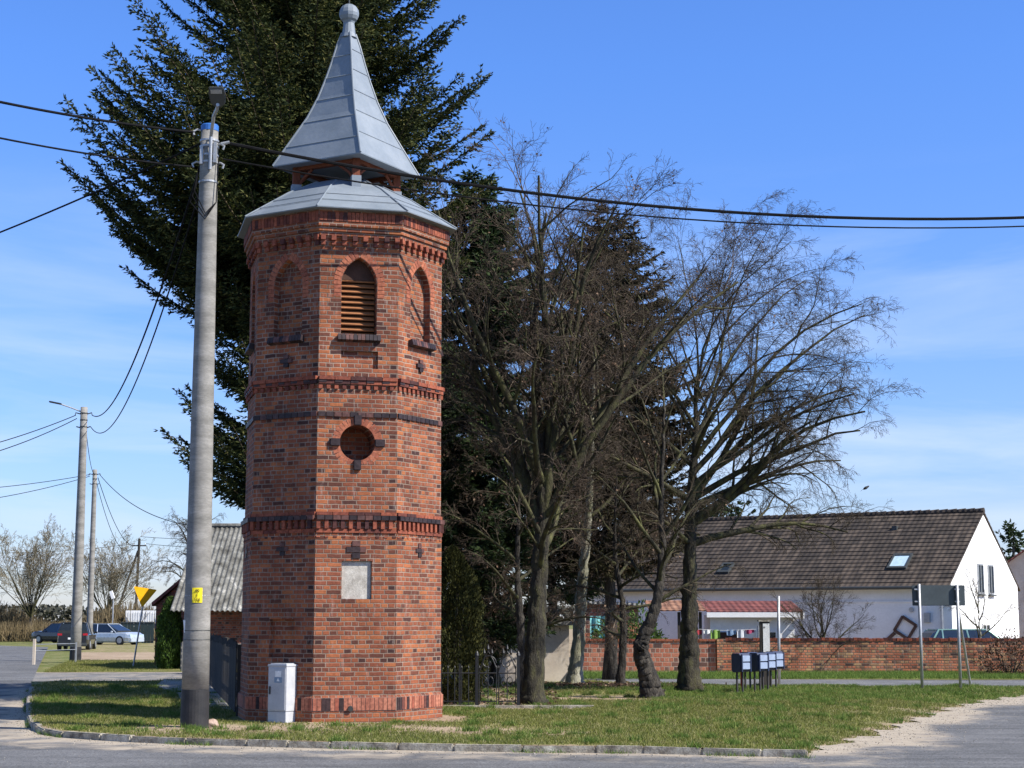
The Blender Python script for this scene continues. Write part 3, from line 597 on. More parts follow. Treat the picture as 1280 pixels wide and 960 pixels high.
def arch_poly(wd, z0, zs, za, n=8):
    """pointed arch outline"""
    h = wd / 2; rise = za - zs; Rr = (h * h + rise * rise) / (2 * h); cx = Rr - h
    pts = [(-h, z0), (h, z0)]
    a1 = math.atan2(rise, cx)
    pts += [(-cx + Rr * math.cos(a1 * i / n), zs + Rr * math.sin(a1 * i / n)) for i in range(n + 1)]
    pts += [(cx - Rr * math.cos(a1 * i / n), zs + Rr * math.sin(a1 * i / n)) for i in range(n - 1, -1, -1)]
    return pts, cx, Rr, a1
AP = (RB - 0.012) * A
z_sill = fz(419); z_spr = fz(356); z_apex = fz(321); WN = 0.62
cut = MB()
ap_pts, acx, aR, aA = arch_poly(WN, z_sill, z_spr, z_apex)
for k in range(8):
    dpt = 0.32 if k % 4 == 0 else 0.13
    cut.ext(ap_pts, -dpt, 0.3, face_M(k, AP))
zc = fz(553)
cut.ext([(0.305 * math.cos(2 * math.pi * i / 32), zc + 0.305 * math.sin(2 * math.pi * i / 32)) for i in range(32)], -0.6, 0.3, face_M(0, AP))
cut.ext([(-0.3, fz(447)), (0.25, fz(447)), (0.25, fz(460)), (0.34, fz(460)), (0.34, fz(438)), (-0.3, fz(438))], -0.07, 0.3, face_M(0, AP))  # L-shaped cut follows the shadow outline of a rectangular recess
cut.ext([(-0.24, fz(749)), (0.27, fz(749)), (0.27, fz(701)), (-0.24, fz(701))], -0.055, 0.3, face_M(0, AP))
cut.ext([(-0.25, fz(822)), (0.28, fz(822)), (0.28, fz(774)), (-0.25, fz(774))], -0.06, 0.3, face_M(-1, AP))
co = cut.build('cutter', m_brick, uv=False)
md = body.modifiers.new('b', 'BOOLEAN'); md.object = co; md.operation = 'DIFFERENCE'; md.solver = 'EXACT'; md.use_self = False
co.location = tower_c
bpy.context.view_layer.update()
dg = bpy.context.evaluated_depsgraph_get(); nm = bpy.data.meshes.new_from_object(body.evaluated_get(dg))
body.modifiers.clear(); body.data = nm; nm.name = 'wall'; uv_box(nm); bpy.data.objects.remove(co)
# arch rings, sills, crosses
def cross(mb, M, z, s=1.0):
    for dx, dz in ((0, 0), (-0.085, 0), (0.085, 0), (0, 0.075), (0, -0.075)):
        mb.box((dx * s, 0.0, z + dz * s), (0.075 * s if dx else 0.1 * s, 0.08, 0.066 * s), M=M)
for k in range(8):
    M = face_M(k, AP)
    ring = MB()
    for sgn in (1, -1):
        nb = 9
        for i in range(nb):
            a = aA * (i + 0.5) / nb; rr = aR + 0.075
            rot = Matrix.Rotation(-sgn * a, 3, 'Y')
            ring.box((sgn * (-acx + rr * math.cos(a)), -0.012, z_spr + rr * math.sin(a)), (0.13, 0.034, aA * rr / nb - 0.012), rot, M=M)
        for i in range(3): ring.box((sgn * (WN / 2 + 0.068), -0.012, z_spr - 0.035 - 0.0715 * i), (0.12, 0.032, 0.06), M=M)
    ring.build('arch_ring', m_ringbrick, tower)
    sill = MB()
    for i in range(11): sill.box((-0.34 + 0.068 * i, 0.03, z_sill - 0.055), (0.06, 0.14, 0.105), Matrix.Rotation(0.25, 3, 'X'), M=M)
    sill.build('sill', m_unitdark, tower)
    for zz, sc_ in (((fz(687), 1.35),) if k % 4 == 0 else ((fz(449), 1.0), (fz(686), 1.0))):
        c = MB(); cross(c, M, zz, sc_); c.build('brick_cross', m_unitdark, tower)
# round blind window ring
ring = MB(); keys = MB(); M = face_M(0, AP); nb = 32
for i in range(nb):
    a = 2 * math.pi * i / nb
    if i % 8 == 0: continue
    ring.box((0.37 * math.cos(a), -0.012, zc + 0.37 * math.sin(a)), (0.13, 0.036, 0.062), Matrix.Rotation(-a, 3, 'Y'), M=M)
for i in range(4):
    a = math.pi / 2 * i
    keys.box((0.385 * math.cos(a), 0.01, zc + 0.385 * math.sin(a)), (0.17, 0.09, 0.125), Matrix.Rotation(-a, 3, 'Y'), M=M)
ring.build('round_window_ring', m_ringbrick, tower); build_each(keys, 'keystone', m_unitdark, tower, bevel=0.008)
# rows of separate bricks round the octagon
def row(mb, Rr, z0, z1, unit, gap, out, ks=range(8), inn=0.04, skip=1):
    ap = Rr * A; half = ap * math.tan(R(22.5)) - 0.004; cnt = max(1, int(2 * half / unit)); w_ = 2 * half / cnt
    for k in ks:
        M = face_M(k, ap)
        for i in range(cnt):
            if i % skip: continue
            mb.box((-half + w_ * (i + 0.5), (out - inn) / 2, (z0 + z1) / 2), (w_ - gap, out + inn + random.uniform(-0.002, 0.003), z1 - z0), M=M)
# plinth soldier course
mb = MB(); row(mb, RB + 0.045, z_pl - 0.21, z_pl - 0.005, 0.073, 0.01, 0.012); mb.build('plinth_soldier_course', m_unitband, tower)
mb = MB(); mb.lathe([(RB + 0.048, z_pl - 0.22), (RB + 0.048, z_pl + 0.0)], 8, ph8); mb.build('plinth_bed', m_mortar, tower)
# dark string course
mb = MB(); row(mb, RB - 0.004, fz(521), fz(515), 0.135, 0.012, 0.022); mb.build('dark_string_course', m_unitdark, tower)
# lower dentil band
mb = MB(); row(mb, RB + 0.0, fz(650), fz(644.5), 0.135, 0.012, 0.075); mb.build('dark_drip_course', m_unitdark, tower)
mb = MB(); row(mb, RB, fz(661), fz(650) , 0.066, 0.004, 0.055, skip=2)
row(mb, RB, fz(666), fz(661.5), 0.26, 0.01, 0.03); row(mb, RB, fz(672), fz(670), 0.07, 0.01, 0.02, skip=2); mb.build('dentil_band', m_unit, tower)
mb = MB(); row(mb, RB + 0.0, fz(644), fz(640), 0.26, 0.01, 0.03); mb.build('stretcher_course', m_unit, tower)
# upper dentil band
mb = MB(); row(mb, RB - 0.01, fz(475.5), fz(471), 0.26, 0.01, 0.07); row(mb, RB - 0.01, fz(480.5), fz(476), 0.27, 0.01, 0.05)
row(mb, RB - 0.01, fz(486.5), fz(481), 0.066, 0.002, 0.035, skip=2); mb.build('dentil_band', m_unit, tower)
mb = MB(); row(mb, RB - 0.01, fz(478.5), fz(475.8), 0.132, 0.006, 0.058, skip=2); build_each(mb, 'dark_dentil', m_unitdark, tower)
# cornice under the eaves
mb = MB(); mb.lathe([(RB - 0.02, fz(300)), (RB + 0.045, fz(296)), (RB + 0.045, fz(291)), (RB + 0.08, fz(290.9)), (RB + 0.08, fz(285.5)), (RB + 0.12, fz(285)), (RB + 0.12, fz(264)), (1.6, fz(265.9))], 8, ph8)
mb.build('cornice', m_brick, tower)
mb = MB(); row(mb, RB + 0.12, fz(279), fz(268), 0.068, 0.009, 0.014); mb.build('cornice_soldier_course', m_unit, tower)
mb = MB(); row(mb, RB + 0.02, fz(302), fz(295.5), 0.09, 0.01, 0.055, skip=2, inn=0.06); row(mb, RB + 0.0, fz(308), fz(302.5), 0.09, 0.02, 0.04, skip=2, inn=0.03); mb.build('cornice_corbelling', m_unit, tower)
# louvred shutter in the open arch
lv = MB(); M = face_M(0, AP)
bk, *_ = arch_poly(WN - 0.004, z_sill + 0.001, z_spr, z_apex - 0.002)
lb = MB(); lb.ext(bk, -0.312, -0.27, M); lbo = lb.build('shutter_board', m_louvre_back, tower)
tz = fz(346)
nl = 11
for i in range(nl):
    z = z_sill + 0.05 + (tz - z_sill - 0.07) * i / (nl - 1)
    lv.box((0, -0.2, z), (WN - 0.03, 0.1, 0.02), Matrix.Rotation(R(-38), 3, 'X'), M=M)
lv.build('louvre_slats', m_louvre, tower)
lf = MB(); 
tp = [(x, z) for x, z in bk if z > z_spr - 0.01]
lf.ext([(-WN / 2 + 0.01, tz - 0.02), (WN / 2 - 0.01, tz - 0.02)] + [(x * 0.985, max(z, tz)) for x, z in tp if z > tz], -0.2, -0.17, M); lf.build('shutter_head', m_wood_dark, tower)
mb = MB(); mb.ext([(-0.232, fz(748.6)), (0.262, fz(748.6)), (0.262, fz(701.4)), (-0.232, fz(701.4))], -0.054, -0.03, face_M(0, AP)); mb.build('plaque', m_plaque, tower)
# drain hole stub
mb = MB(); Mf = face_M(0, (RB + .045) * A); mb.tube([Mf @ Vector((-0.07, -0.02, fz(885))), Mf @ Vector((-0.07, 0.05, fz(886)))], 0.045, 10); mb.build('pipe_stub', m_dark, tower)
# lower zinc roof
def face_sheet(mb, prof, n, ph):
    mb.lathe(prof, n, ph)
ZE = ZT(257.5, 28.1)
roof = MB(); roof.lathe([(1.6, ZE - 0.03), (2.055, ZE - 0.018), (2.06, ZE), (2.0, ZE + 0.03), (1.2, ZE + 0.56), (0.62, ZE + 0.85), (0.05, ZE + 0.95)], 8, ph8)
ro = roof.build('lower_roof', m_zinc, tower)
seam = MB()
def octp(r, z, k, ph=ph8, n=8): a = ph + 2 * math.pi * k / n; return Vector((r * math.sin(a), -r * math.cos(a), z))
for k in range(8):
    seam.tube([octp(2.065, ZE + 0.005, k), octp(1.2, ZE + 0.567, k), octp(0.62, ZE + 0.857, k)], 0.014, 6)
    for t in (0.3, 0.62):
        r_ = 2.03 + (1.2 - 2.03) * t; z_ = ZE + 0.03 + 0.53 * t
        seam.tube([octp(r_, z_ + 0.005, k), octp(r_, z_ + 0.005, k + 1)], 0.007, 5)
    # overlapping end cap bead along the eave
seam.build('roof_seams', m_zinc, ro)
# lantern: four timber posts, braces, then the bell shaped spire
ZS = ZT(189, 28.75)
PH4 = PSI0 + R(1.5)
for k in range(4):
    a = PH4 + math.pi / 2 * k; p = Vector((0.93 * math.sin(a), -0.93 * math.cos(a), 0)); rot = Matrix.Rotation(a, 3, 'Z')
    ps = MB(); ps.box((p.x, p.y, (ZE + 0.6 + ZS) / 2 + 0.05), (0.13, 0.13, ZS - ZE - 0.5), rot); po = ps.build('lantern_post', m_wood_red, tower)
    sh = MB(); sh.box((p.x, p.y, ZE + 0.70), (0.17, 0.17, 0.24), rot); sh.build('post_shoe', m_zinc, po)
    br = MB()
    for sgn in (1, -1):
        a2 = a + sgn * math.pi / 2; q = Vector((0.93 * math.sin(a2), -0.93 * math.cos(a2), 0)); dirv = (q - p).normalized()
        br.tube([p + Vector((0, 0, ZS - 0.42)) + dirv * 0.03, p + dirv * 0.14 + Vector((0, 0, ZS - 0.24)), p + dirv * 0.36 + Vector((0, 0, ZS - 0.08))], 0.028, 6)
    build_each(br, 'post_brace', m_wood_red, po)
pl = MB()
for k in range(4):
    a = PH4 + math.pi / 2 * k; b = a + math.pi / 2
    p, q = [Vector((0.93 * math.sin(t), -0.93 * math.cos(t), ZS - 0.03)) for t in (a, b)]
    c = (p + q) / 2; pl.box(c, ((q - p).length + 0.1, 0.1, 0.09), Matrix.Rotation(math.atan2((q - p).y, (q - p).x), 3, 'Z'))
build_each(pl, 'lantern_beam', m_wood_red, tower)
sp = MB(); sprof = [(1.0, ZS - 0.01), (1.355, ZS - 0.02), (1.36, ZS), (1.04, 10.36), (0.745, 10.82), (0.55, 11.22), (0.41, 11.6), (0.305, 11.93), (0.215, 12.25), (0.125, 12.5)]
sp.lathe(sprof, 4, PH4); so = sp.build('spire', m_zinc, tower)
seam = MB()
def pr(z):
    for (r0, z0), (r1, z1) in zip(sprof[2:-1], sprof[3:]):
        if z0 <= z <= z1: return r0 + (r1 - r0) * (z - z0) / (z1 - z0)
for k in range(4):
    seam.tube([octp(r + 0.006, z + 0.004, k, PH4, 4) for r, z in sprof[2:]], 0.018, 6)
    off = 0 if k % 2 else 0.12
    for z in (10.23, 10.72, 11.16, 11.6, 12.02):
        seam.tube([octp(pr(z + off) + 0.004, z + off, k, PH4, 4), octp(pr(z + off) + 0.004, z + off, k + 1, PH4, 4)], 0.011, 5)
seam.build('spire_seams', m_zinc, so)
fn_ = MB(); fn_.lathe([(0.15, 12.42), (0.125, 12.5), (0.11, 12.62), (0.1, 12.7), (0.115, 12.74), (0.15, 12.77), (0.178, 12.83), (0.186, 12.89), (0.175, 12.96), (0.14, 13.02), (0.08, 13.06), (0.02, 13.07)], 12); fn_.build('ball_finial', m_zinc, tower, smooth=False)
fn_ = MB(); fn_.tube([(0, 0, 13.05), (0, 0, 13.4)], 0.012, 6); fn_.build('lightning_rod', m_dark, tower)

# ------------------------------------------------------------ concrete street-lamp pole beside the tower
PY = 27.0
PX = GX(243, PY, 0); ZP = ZT(160, PY)
pole = thing('lamp_pole', 'tall grey concrete lamp pole with blue cap and black tarred foot left of the tower', 'lamp pole', (PX, PY, 0))
mb = MB(); mb.lathe([(0.215 - 0.075 * t, 0.60 + (ZP - 0.60) * t) for t in np.linspace(0, 1, 12)], 28); mb.build('shaft', m_concrete, pole, smooth=True)
mb = MB(); mb.lathe([(0.225, -0.2), (0.2235, 0.1), (0.219, 0.6), (0.2, 0.61)], 28); mb.build('tarred_foot', m_tar, pole)
mb = MB(); mb.lathe([(0.146, ZP - 0.06), (0.148, ZP + 0.03), (0.13, ZP + 0.05), (0.02, ZP + 0.055)], 20); mb.build('blue_cap', m_blue_cap, pole)
bands = MB()
for z, r in ((ZP - 0.35, .0), (ZP - 0.62, 0), (ZP - 0.5, 0), (ZP - 0.95, 0), (ZP - 0.25, 0)):
    bands.lathe([(0.148, z), (0.158, z + 0.005), (0.158, z + 0.035), (0.148, z + 0.04)], 24)
build_each(bands, 'steel_band', m_steel, pole)
hk = MB()
for sx, z in ((-1, ZP - 0.05), (1, ZP - 0.3), (-1, ZP - 0.6), (1, ZP - 0.62), (-0.3, ZP - 0.9)):
    hk.tube([(sx * 0.13, -0.03, z), (sx * 0.2, -0.05, z + 0.01), (sx * 0.26, -0.07, z - 0.03), (sx * 0.24, -0.07, z - 0.09)], 0.018, 6)
hk.box((0.12, -0.11, ZP - 0.45), (0.05, 0.08, 0.35)); hk.box((-0.1, -0.13, ZP - 0.5), (0.05, 0.05, 0.3))
hk.tube([(0.2, -0.05, ZP - 0.29), (0.34, -0.05, ZP - 0.26)], 0.03, 8)
build_each(hk, 'cable_hook', m_steel, pole)
lp = MB()
for k in range(3):
    pts = [Vector((-0.15, -0.1, ZP - 0.7 - 0.1 * k)), Vector((-0.2 - 0.03 * k, -0.16, ZP - 1.1 - 0.1 * k)), Vector((0.0, -0.22, ZP - 1.5 - 0.05 * k)), Vector((0.16, -0.14, ZP - 1.3)), Vector((0.17, -0.09, ZP - 0.6))]
    cr_ = []
    for i in range(len(pts) - 1):
        for t in (0, 0.33, 0.66): cr_.append(pts[i].lerp(pts[i + 1], t))
    lp.tube(cr_ + [pts[-1]], 0.009, 5)
build_each(lp, 'cable_loop', m_wire, pole)
arm = MB(); arm.tube([(0.05, -0.17, ZP - 0.75), (0.06, -0.2, ZP - 0.2), (0.15, -0.5, ZP + 0.05), (0.27, -0.9, ZP + 0.04), (0.33, -1.15, ZP + 0.04)], 0.028, 10); arm.build('lamp_arm', m_steel, pole)
LM = Matrix.Translation((0.33, -1.1, ZP + 0.02)) @ Matrix.Rotation(R(48), 4, 'X') @ Matrix.Scale(0.82, 4)
hd = MB(); hd.ext([(-0.05, -0.02), (-0.14, 0.06), (-0.16, 0.30), (-0.14, 0.42), (0.14, 0.42), (0.16, 0.30), (0.14, 0.06), (0.05, -0.02)], 0, 0.06, LM)
ho = hd.build('lamp_head', m_dark, pole, bevel=0.012)
hd = MB(); hd.box((0, -0.004, 0.34), (0.22, 0.012, 0.09), M=LM); hd.build('led_glass', m_steel, ho)
# yellow number plate and paper
def on_pole(px_, py_, wd, hg, name, mat, back=0.014, rz=0.0):
    z = ZT(py_, PY - 0.2); x = GX(px_, PY - 0.2, z) - PX; r = 0.215 - 0.075 * (z - 0.6) / (ZP - 0.6) + 0.006
    mb = MB(); n = 5; vs = []
    for i in range(n + 1):
        xx = x - wd / 2 + wd * i / n; xx = max(-r * 0.98, min(r * 0.98, xx)); yy = -math.sqrt(max(0, r * r - xx * xx))
        for s_ in (0, 1): 
            rr = (r + s_ * 0.004) / r
            vs += [(xx * rr, yy * rr, z - hg / 2), (xx * rr, yy * rr, z + hg / 2)]
    fs = []
    for i in range(n):
        a = i * 4; b = a + 4; fs += [(a + 2, b + 2, b + 3, a + 3), (a, a + 1, b + 1, b), (a + 1, a + 3, b + 3, b + 1), (a, b, b + 2, a + 2)]
    fs += [(0, 2, 3, 1), (n * 4, n * 4 + 1, n * 4 + 3, n * 4 + 2)]
    mb.add(vs, fs); return mb.build(name, mat, pole), Vector((x, -math.sqrt(max(0, r * r - x * x)) - 0.006, z))
plate, pc = on_pole(246.5, 744, 0.155, 0.235, 'number_plate', m_yellow)
def text_obj(txt, size, loc, rot, mat, parent, name='lettering', ext=0.002):
    cu = bpy.data.curves.new(name, 'FONT'); cu.body = txt; cu.size = size; cu.align_x = 'CENTER'; cu.align_y = 'CENTER'; cu.extrude = ext
    o = bpy.data.objects.new(name, cu); C.objects.link(o); bpy.context.view_layer.update()
    me = bpy.data.meshes.new_from_object(o.evaluated_get(bpy.context.evaluated_depsgraph_get())); bpy.data.objects.remove(o)
    me.materials.append(mat); o = bpy.data.objects.new(name, me); link(o, parent); o.location = loc; o.rotation_euler = rot; return o
ang = math.atan2(pc.x, -pc.y)
for t, dz in (('40', 0.07), ('1', 0.0), ('116', -0.07)):
    text_obj(t, 0.075, (pc.x + 0.004 * math.sin(ang), pc.y - 0.006, pc.z + dz), (R(90), 0, ang), m_black, plate)
mb = MB(); z = ZT(744.5, PY); mb.lathe([(0.201, z - 0.006), (0.2045, z), (0.201, z + 0.006)], 24, cap=False); mb.build('plate_strap', m_steel, pole)
z = ZT(788, PY); mb = MB(); mb.lathe([(0.211, z - 0.006), (0.215, z), (0.211, z + 0.006)], 24, cap=False)
mb.lathe([(0.211, z - 0.15), (0.215, z - 0.145), (0.211, z - 0.14)], 24, cap=False); build_each(mb, 'wire_tie', m_dark, pole)
mb = MB(); p0 = PP(229, 775, PY - 0.12) - Vector((PX, PY, 0)); 
mb.add([p0 + Vector(v) for v in ((0, 0, 0), (0.16, 0, 0.0), (0.15, -0.01, -0.05), (0.08, -0.02, -0.06), (0.14, -0.01, -0.21), (0.02, 0.0, -0.2))], [(0, 1, 2, 3), (0, 3, 4, 5)])
mb.build('torn_notice', m_paper, pole, recalc=False)

# stone at the foot of the pole
def rock(name, label, loc, s, mat):
    bm = bmesh.new(); bmesh.ops.create_icosphere(bm, subdivisions=3, radius=1)
    for v in bm.verts:
        n_ = math.sin(v.co.x * 3.1 + 1) * math.cos(v.co.y * 2.7) * 0.16 + math.sin(v.co.z * 5 + v.co.x * 4) * 0.07
        v.co *= 1 + n_; v.co = Vector((v.co.x * s[0], v.co.y * s[1], v.co.z * s[2]))
    me = bpy.data.meshes.new(name); bm.to_mesh(me); bm.free(); me.materials.append(mat)
    o = link(bpy.data.objects.new(name, me)); o.location = loc; return tag(o, label, 'rock')
m_rock = nat('pinkish_rock', [(0.3, (0.3, 0.2, 0.15)), (0.7, (0.48, 0.36, 0.29))], 6, bump=1.0)
rock('rock', 'pinkish rough rock lying on the bare soil at the foot of the concrete lamp pole', PG(264, 909) + Vector((0, 0, 0.05)), (0.13, 0.1, 0.075), m_rock)

# electrical cabinet
cb = thing('electrical_cabinet', 'white plastic electrical cabinet standing against the shaded side of the tower', 'cabinet', PG(352, 903), R(-31))
mb = MB(); mb.box((0, 0.0, 0.09), (0.38, 0.27, 0.18)); mb.build('cabinet_base', m_cab, cb, bevel=0.005)
mb = MB(); mb.box((0, 0.0, 0.555), (0.385, 0.275, 0.74)); bo = mb.build('cabinet_body', m_cab, cb, bevel=0.006)
mb = MB(); mb.box((0, 0.0, 0.937), (0.405, 0.295, 0.035)); mb.box((0, 0, 0.96), (0.34, 0.23, 0.02)); mb.build('cabinet_lid', m_cab, cb, bevel=0.006)
mb = MB(); mb.box((0.005, -0.142, 0.55), (0.34, 0.012, 0.68)); do = mb.build('cabinet_door', m_cab, cb, bevel=0.003)
mb = MB(); mb.box((-0.14, -0.158, 0.53), (0.028, 0.025, 0.13)); mb.build('door_handle', m_dark, do, bevel=0.004)
mb = MB(); mb.box((0.03, -0.152, 0.8), (0.13, 0.004, 0.1)); mb.build('notice', m_paper, do)
m_stick = plain('blue_sticker', (0.2, 0.28, 0.38), 0.4)
mb = MB(); mb.box((0.03, -0.1505, 0.7), (0.16, 0.004, 0.09)); mb.build('sticker', m_stick, do)
mb = MB(); mb.ext([(-0.03, 0.645), (0.03, 0.645), (0.0, 0.70)], -0.002, 0.002, Matrix.Translation((0.03, -0.1535, 0.035))); mb.build('warning_triangle', m_paper, do)

# ------------------------------------------------------------ trees
def bare_tree(name, label, cat, base, path, r0, limbs, crown, bark, twig, seed, group=None, droop=0.35, fine=1.0, dens=1.0, leafy=0, tang=None, extra_trunks=(), rmin=0.0028, lr=1.0):
    """path: trunk points (local); limbs: list (start z fraction, azimuth, elevation, length); grows branches > twigs > fine twigs"""
    rnd = random.Random(seed); t = thing(name, label, cat, base, 0, group)
    tr = MB(); path = [Vector(p) for p in path]
    # smooth the trunk path
    sp_ = []
    for i in range(len(path) - 1):
        p_1 = path[max(i - 1, 0)]; p0 = path[i]; p1 = path[i + 1]; p2 = path[min(i + 2, len(path) - 1)]
        for s in range(14):
            u = s / 14; sp_.append(0.5 * ((2 * p0) + (p1 - p_1) * u + (2 * p_1 - 5 * p0 + 4 * p1 - p2) * u * u + (3 * p0 - p_1 - 3 * p1 + p2) * u ** 3))
    sp_.append(path[-1]); n = len(sp_)
    def rad(i): u = i / (n - 1); return r0 * (1 + 0.55 * max(0, 1 - u * 9) ** 2) * (1 - 0.9 * u)
    tr.tube([p + Vector((rnd.gauss(0, 0.012), rnd.gauss(0, 0.012), 0)) for p in sp_], [rad(i) * rnd.uniform(0.95, 1.06) for i in range(n)], 22)
    if tr.v:
        w_ = [rnd.gauss(0, 0.05) for _ in range(22)]
        for i in range(n):
            w_ = [0.72 * a + rnd.gauss(0, 0.042) for a in w_]; c_ = sum((Vector(tr.v[i * 22 + k]) for k in range(22)), Vector()) / 22
            for k in range(22): tr.v[i * 22 + k] = tuple(c_ + (Vector(tr.v[i * 22 + k]) - c_) * (1 + w_[k] + 0.035 * (-1) ** k))
    S = []; leaves = []; big = MB()
    def branch(p, d, length, r, level, bend):
        ns = (7, 6, 5, 4, 3)[level]; pts = [p.copy()]; rs = [r]; step = length / ns; d = d.copy()
        for i in range(ns):
            wob = (0.10, 0.14, 0.17, 0.18, 0.2)[level]
            d = (d + Vector((rnd.gauss(0, wob), rnd.gauss(0, wob), rnd.gauss(0, wob * 0.7))) + Vector((0, 0, bend[0] * (1 - i / ns) - bend[1] * (i / ns)))).normalized()
            p = p + d * step * rnd.uniform(0.85, 1.15); pts.append(p.copy()); rs.append(max(r * (1 - 0.8 * (i + 1) / ns), rmin))
        if level <= 1 and r > 0.02: big.tube(pts, rs, 7 if level == 0 else 5, cap=False)
        else:
            for a, b, ra, rb in zip(pts[:-1], pts[1:], rs[:-1], rs[1:]): S.append((*a, *b, ra, rb))
        if level < 4:
            cnt = int((9, 9, 8, 5)[level] * dens * rnd.uniform(0.8, 1.2) * (fine if level >= 2 else 1))
            for k in range(cnt):
                u = 0.18 + 0.8 * (k + rnd.random()) / cnt; x = u * ns; i = min(int(x), ns - 1); q = pts[i].lerp(pts[i + 1], x - i)
                dd = (pts[i + 1] - pts[i]).normalized(); ax = dd.orthogonal().normalized(); ax = Matrix.Rotation(rnd.uniform(0, 6.283), 3, dd) @ ax
                nd = (Matrix.Rotation(R(rnd.uniform(24, 52)), 3, ax) @ dd)
                ll = length * rnd.uniform(0.36, 0.6) * (1.1 - 0.55 * u); rr = rs[i] * rnd.uniform(0.38, 0.58)
                if ll < 0.08: continue
                branch(q, nd, ll, max(rr, rmin), level + 1, (0.05, droop * (0.6 if level == 0 else 1.0)))
        elif leafy and rnd.random() < leafy: leaves.append(pts[-1])
    for fr, az, el, ln in limbs:
        x = fr * (n - 1); i = min(int(x), n - 2); p = sp_[i].lerp(sp_[i + 1], x - i); az, el = R(az), R(el)
        branch(p, Vector((math.sin(az) * math.cos(el), -math.cos(az) * math.cos(el), math.sin(el))), ln, max(0.026, min(rad(i) * 0.75, (0.014 * ln + 0.02) * lr)), 0, (0.10, droop * 0.5))
    for k in extra_trunks: k(tr)
    tr.build('trunk', bark, t, smooth=True)
    if big.v: big.build('limbs', m_limb, t, smooth=True)
    cr = segs_mesh('crown', S, twig, t, 3)
    if leaves:
        P = np.array([tuple(p) for p in leaves]); P = np.repeat(P, 2, 0) + rng.normal(0, 0.05, (len(P) * 2, 3))
        leaf_mesh('withered_leaves', P, rng.normal(size=P.shape) + [0, 0, -0.6], 0.07, 0.05, m_leaf_dead, t)
    return t

def conifer(name, label, cat, base, H, prof, mat, seed, group=None, whorl=0.34, per=9, z0=1.0, asc=0.25, tuft=(0.11, 0.2), wid=0.05, dens=1.0, trunk_r=0.28, side=None, lean=(0, 0)):
    """spruce: trunk, whorls of arching boughs, each bough a flat fan of needled shoots"""
    rnd = random.Random(seed); t = thing(name, label, cat, base, 0, group)
    mb = MB(); mb.tube([(lean[0] * z / H + 0.05 * math.sin(z), lean[1] * z / H, z) for z in np.linspace(-0.1, H * 0.98, 14)], [trunk_r * (1 - 0.93 * i / 13) * (1.25 if i == 0 else 1) for i in range(14)], 10); mb.build('trunk', m_bark, t, smooth=True)
    zs = [p[0] for p in prof]; rs = [p[1] for p in prof]
    S = []; P = []; D = []; Q = []; z = z0
    while z < H - 0.1:
        rad = float(np.interp(z, zs, rs)); cnt = max(3, int(per * min(1, 0.35 + rad / 4)))
        for k in range(cnt):
            az = rnd.uniform(0, 6.283); ln = rad * rnd.choice((0.5, 0.7, 0.85, 0.95, 1.02, 1.14))
            if side: ln *= side(az, z)
            if ln < 0.25: continue
            h = Vector((math.sin(az), -math.cos(az), 0)); sd_ = Vector((math.cos(az), math.sin(az), 0)); zz = z + rnd.uniform(-0.2, 0.2)
            n = max(5, int(ln / 0.3)); pts = []
            rise = rnd.uniform(-0.12, 0.18) + asc * 0.4
            for i in range(n + 1):
                u = i / n; pts.append(Vector((lean[0] * zz / H, lean[1] * zz / H, zz)) + h * ln * u + Vector((0, 0, ln * (rise * u - 0.42 * u * (1 - u) + asc * u * u * 0.7))))
            for a, b, i in zip(pts[:-1], pts[1:], range(n)): S.append((*a, *b, 0.012 + 0.02 * (1 - i / n) * ln / 4, 0.008 + 0.02 * (1 - (i + 1) / n) * ln / 4))
            nsh = int(ln * 11 * dens)
            for j in range(nsh):
                u = 0.12 + 0.88 * (j + rnd.random()) / nsh; x = u * n; i = min(int(x), n - 1); q = pts[i].lerp(pts[i + 1], x - i); dd = (pts[i + 1] - pts[i]).normalized()
                sgn = 1 if j % 2 else -1; sl = (0.12 + 0.5 * ln * 0.33 * (1 - u) ** 0.7 + 0.12) * rnd.uniform(0.6, 1.15)
                sdir = (sd_ * sgn * rnd.uniform(0.6, 1.1) + dd * rnd.uniform(0.5, 1.0) + Vector((0, 0, rnd.uniform(-0.65, 0.05)))).normalized()
                Q.append((*q, *(sdir * sl), sl))
            # pointed tip
            for e in range(5): P.append(tuple(pts[-1])); dv = (pts[-1] - pts[-2]).normalized() + Vector((rnd.gauss(0, 0.25), rnd.gauss(0, 0.25), rnd.gauss(0.05, 0.25))); D.append(tuple(dv))
        z += whorl * rnd.uniform(0.7, 1.3) * (1.0 if z < H * 0.8 else 0.6)
    segs_mesh('boughs', S, m_twig, t, 3)
    Q = np.array(Q); cnts = np.maximum(2, (Q[:, 6] / 0.075).astype(int)); idx = np.repeat(np.arange(len(Q)), cnts * 3); st = np.concatenate([[0], np.cumsum(cnts * 3)[:-1]])
    fr_ = ((np.arange(len(idx)) - st[idx]) // 3) / cnts[idx]; dr_ = Q[idx, 3:6] / Q[idx, 6:7]
    P = np.concatenate([np.array(P), Q[idx, 0:3] + Q[idx, 3:6] * fr_[:, None]]); D = np.concatenate([np.array(D), dr_ + rng.normal(0, 1, dr_.shape) * [0.42, 0.42, 0.35] + [0, 0, -0.05]])
    leaf_mesh('crown', P, D, rng.uniform(tuft[0], tuft[1], len(P)), rng.uniform(wid * 0.6, wid * 1.3, len(P)), mat, t)
    return t

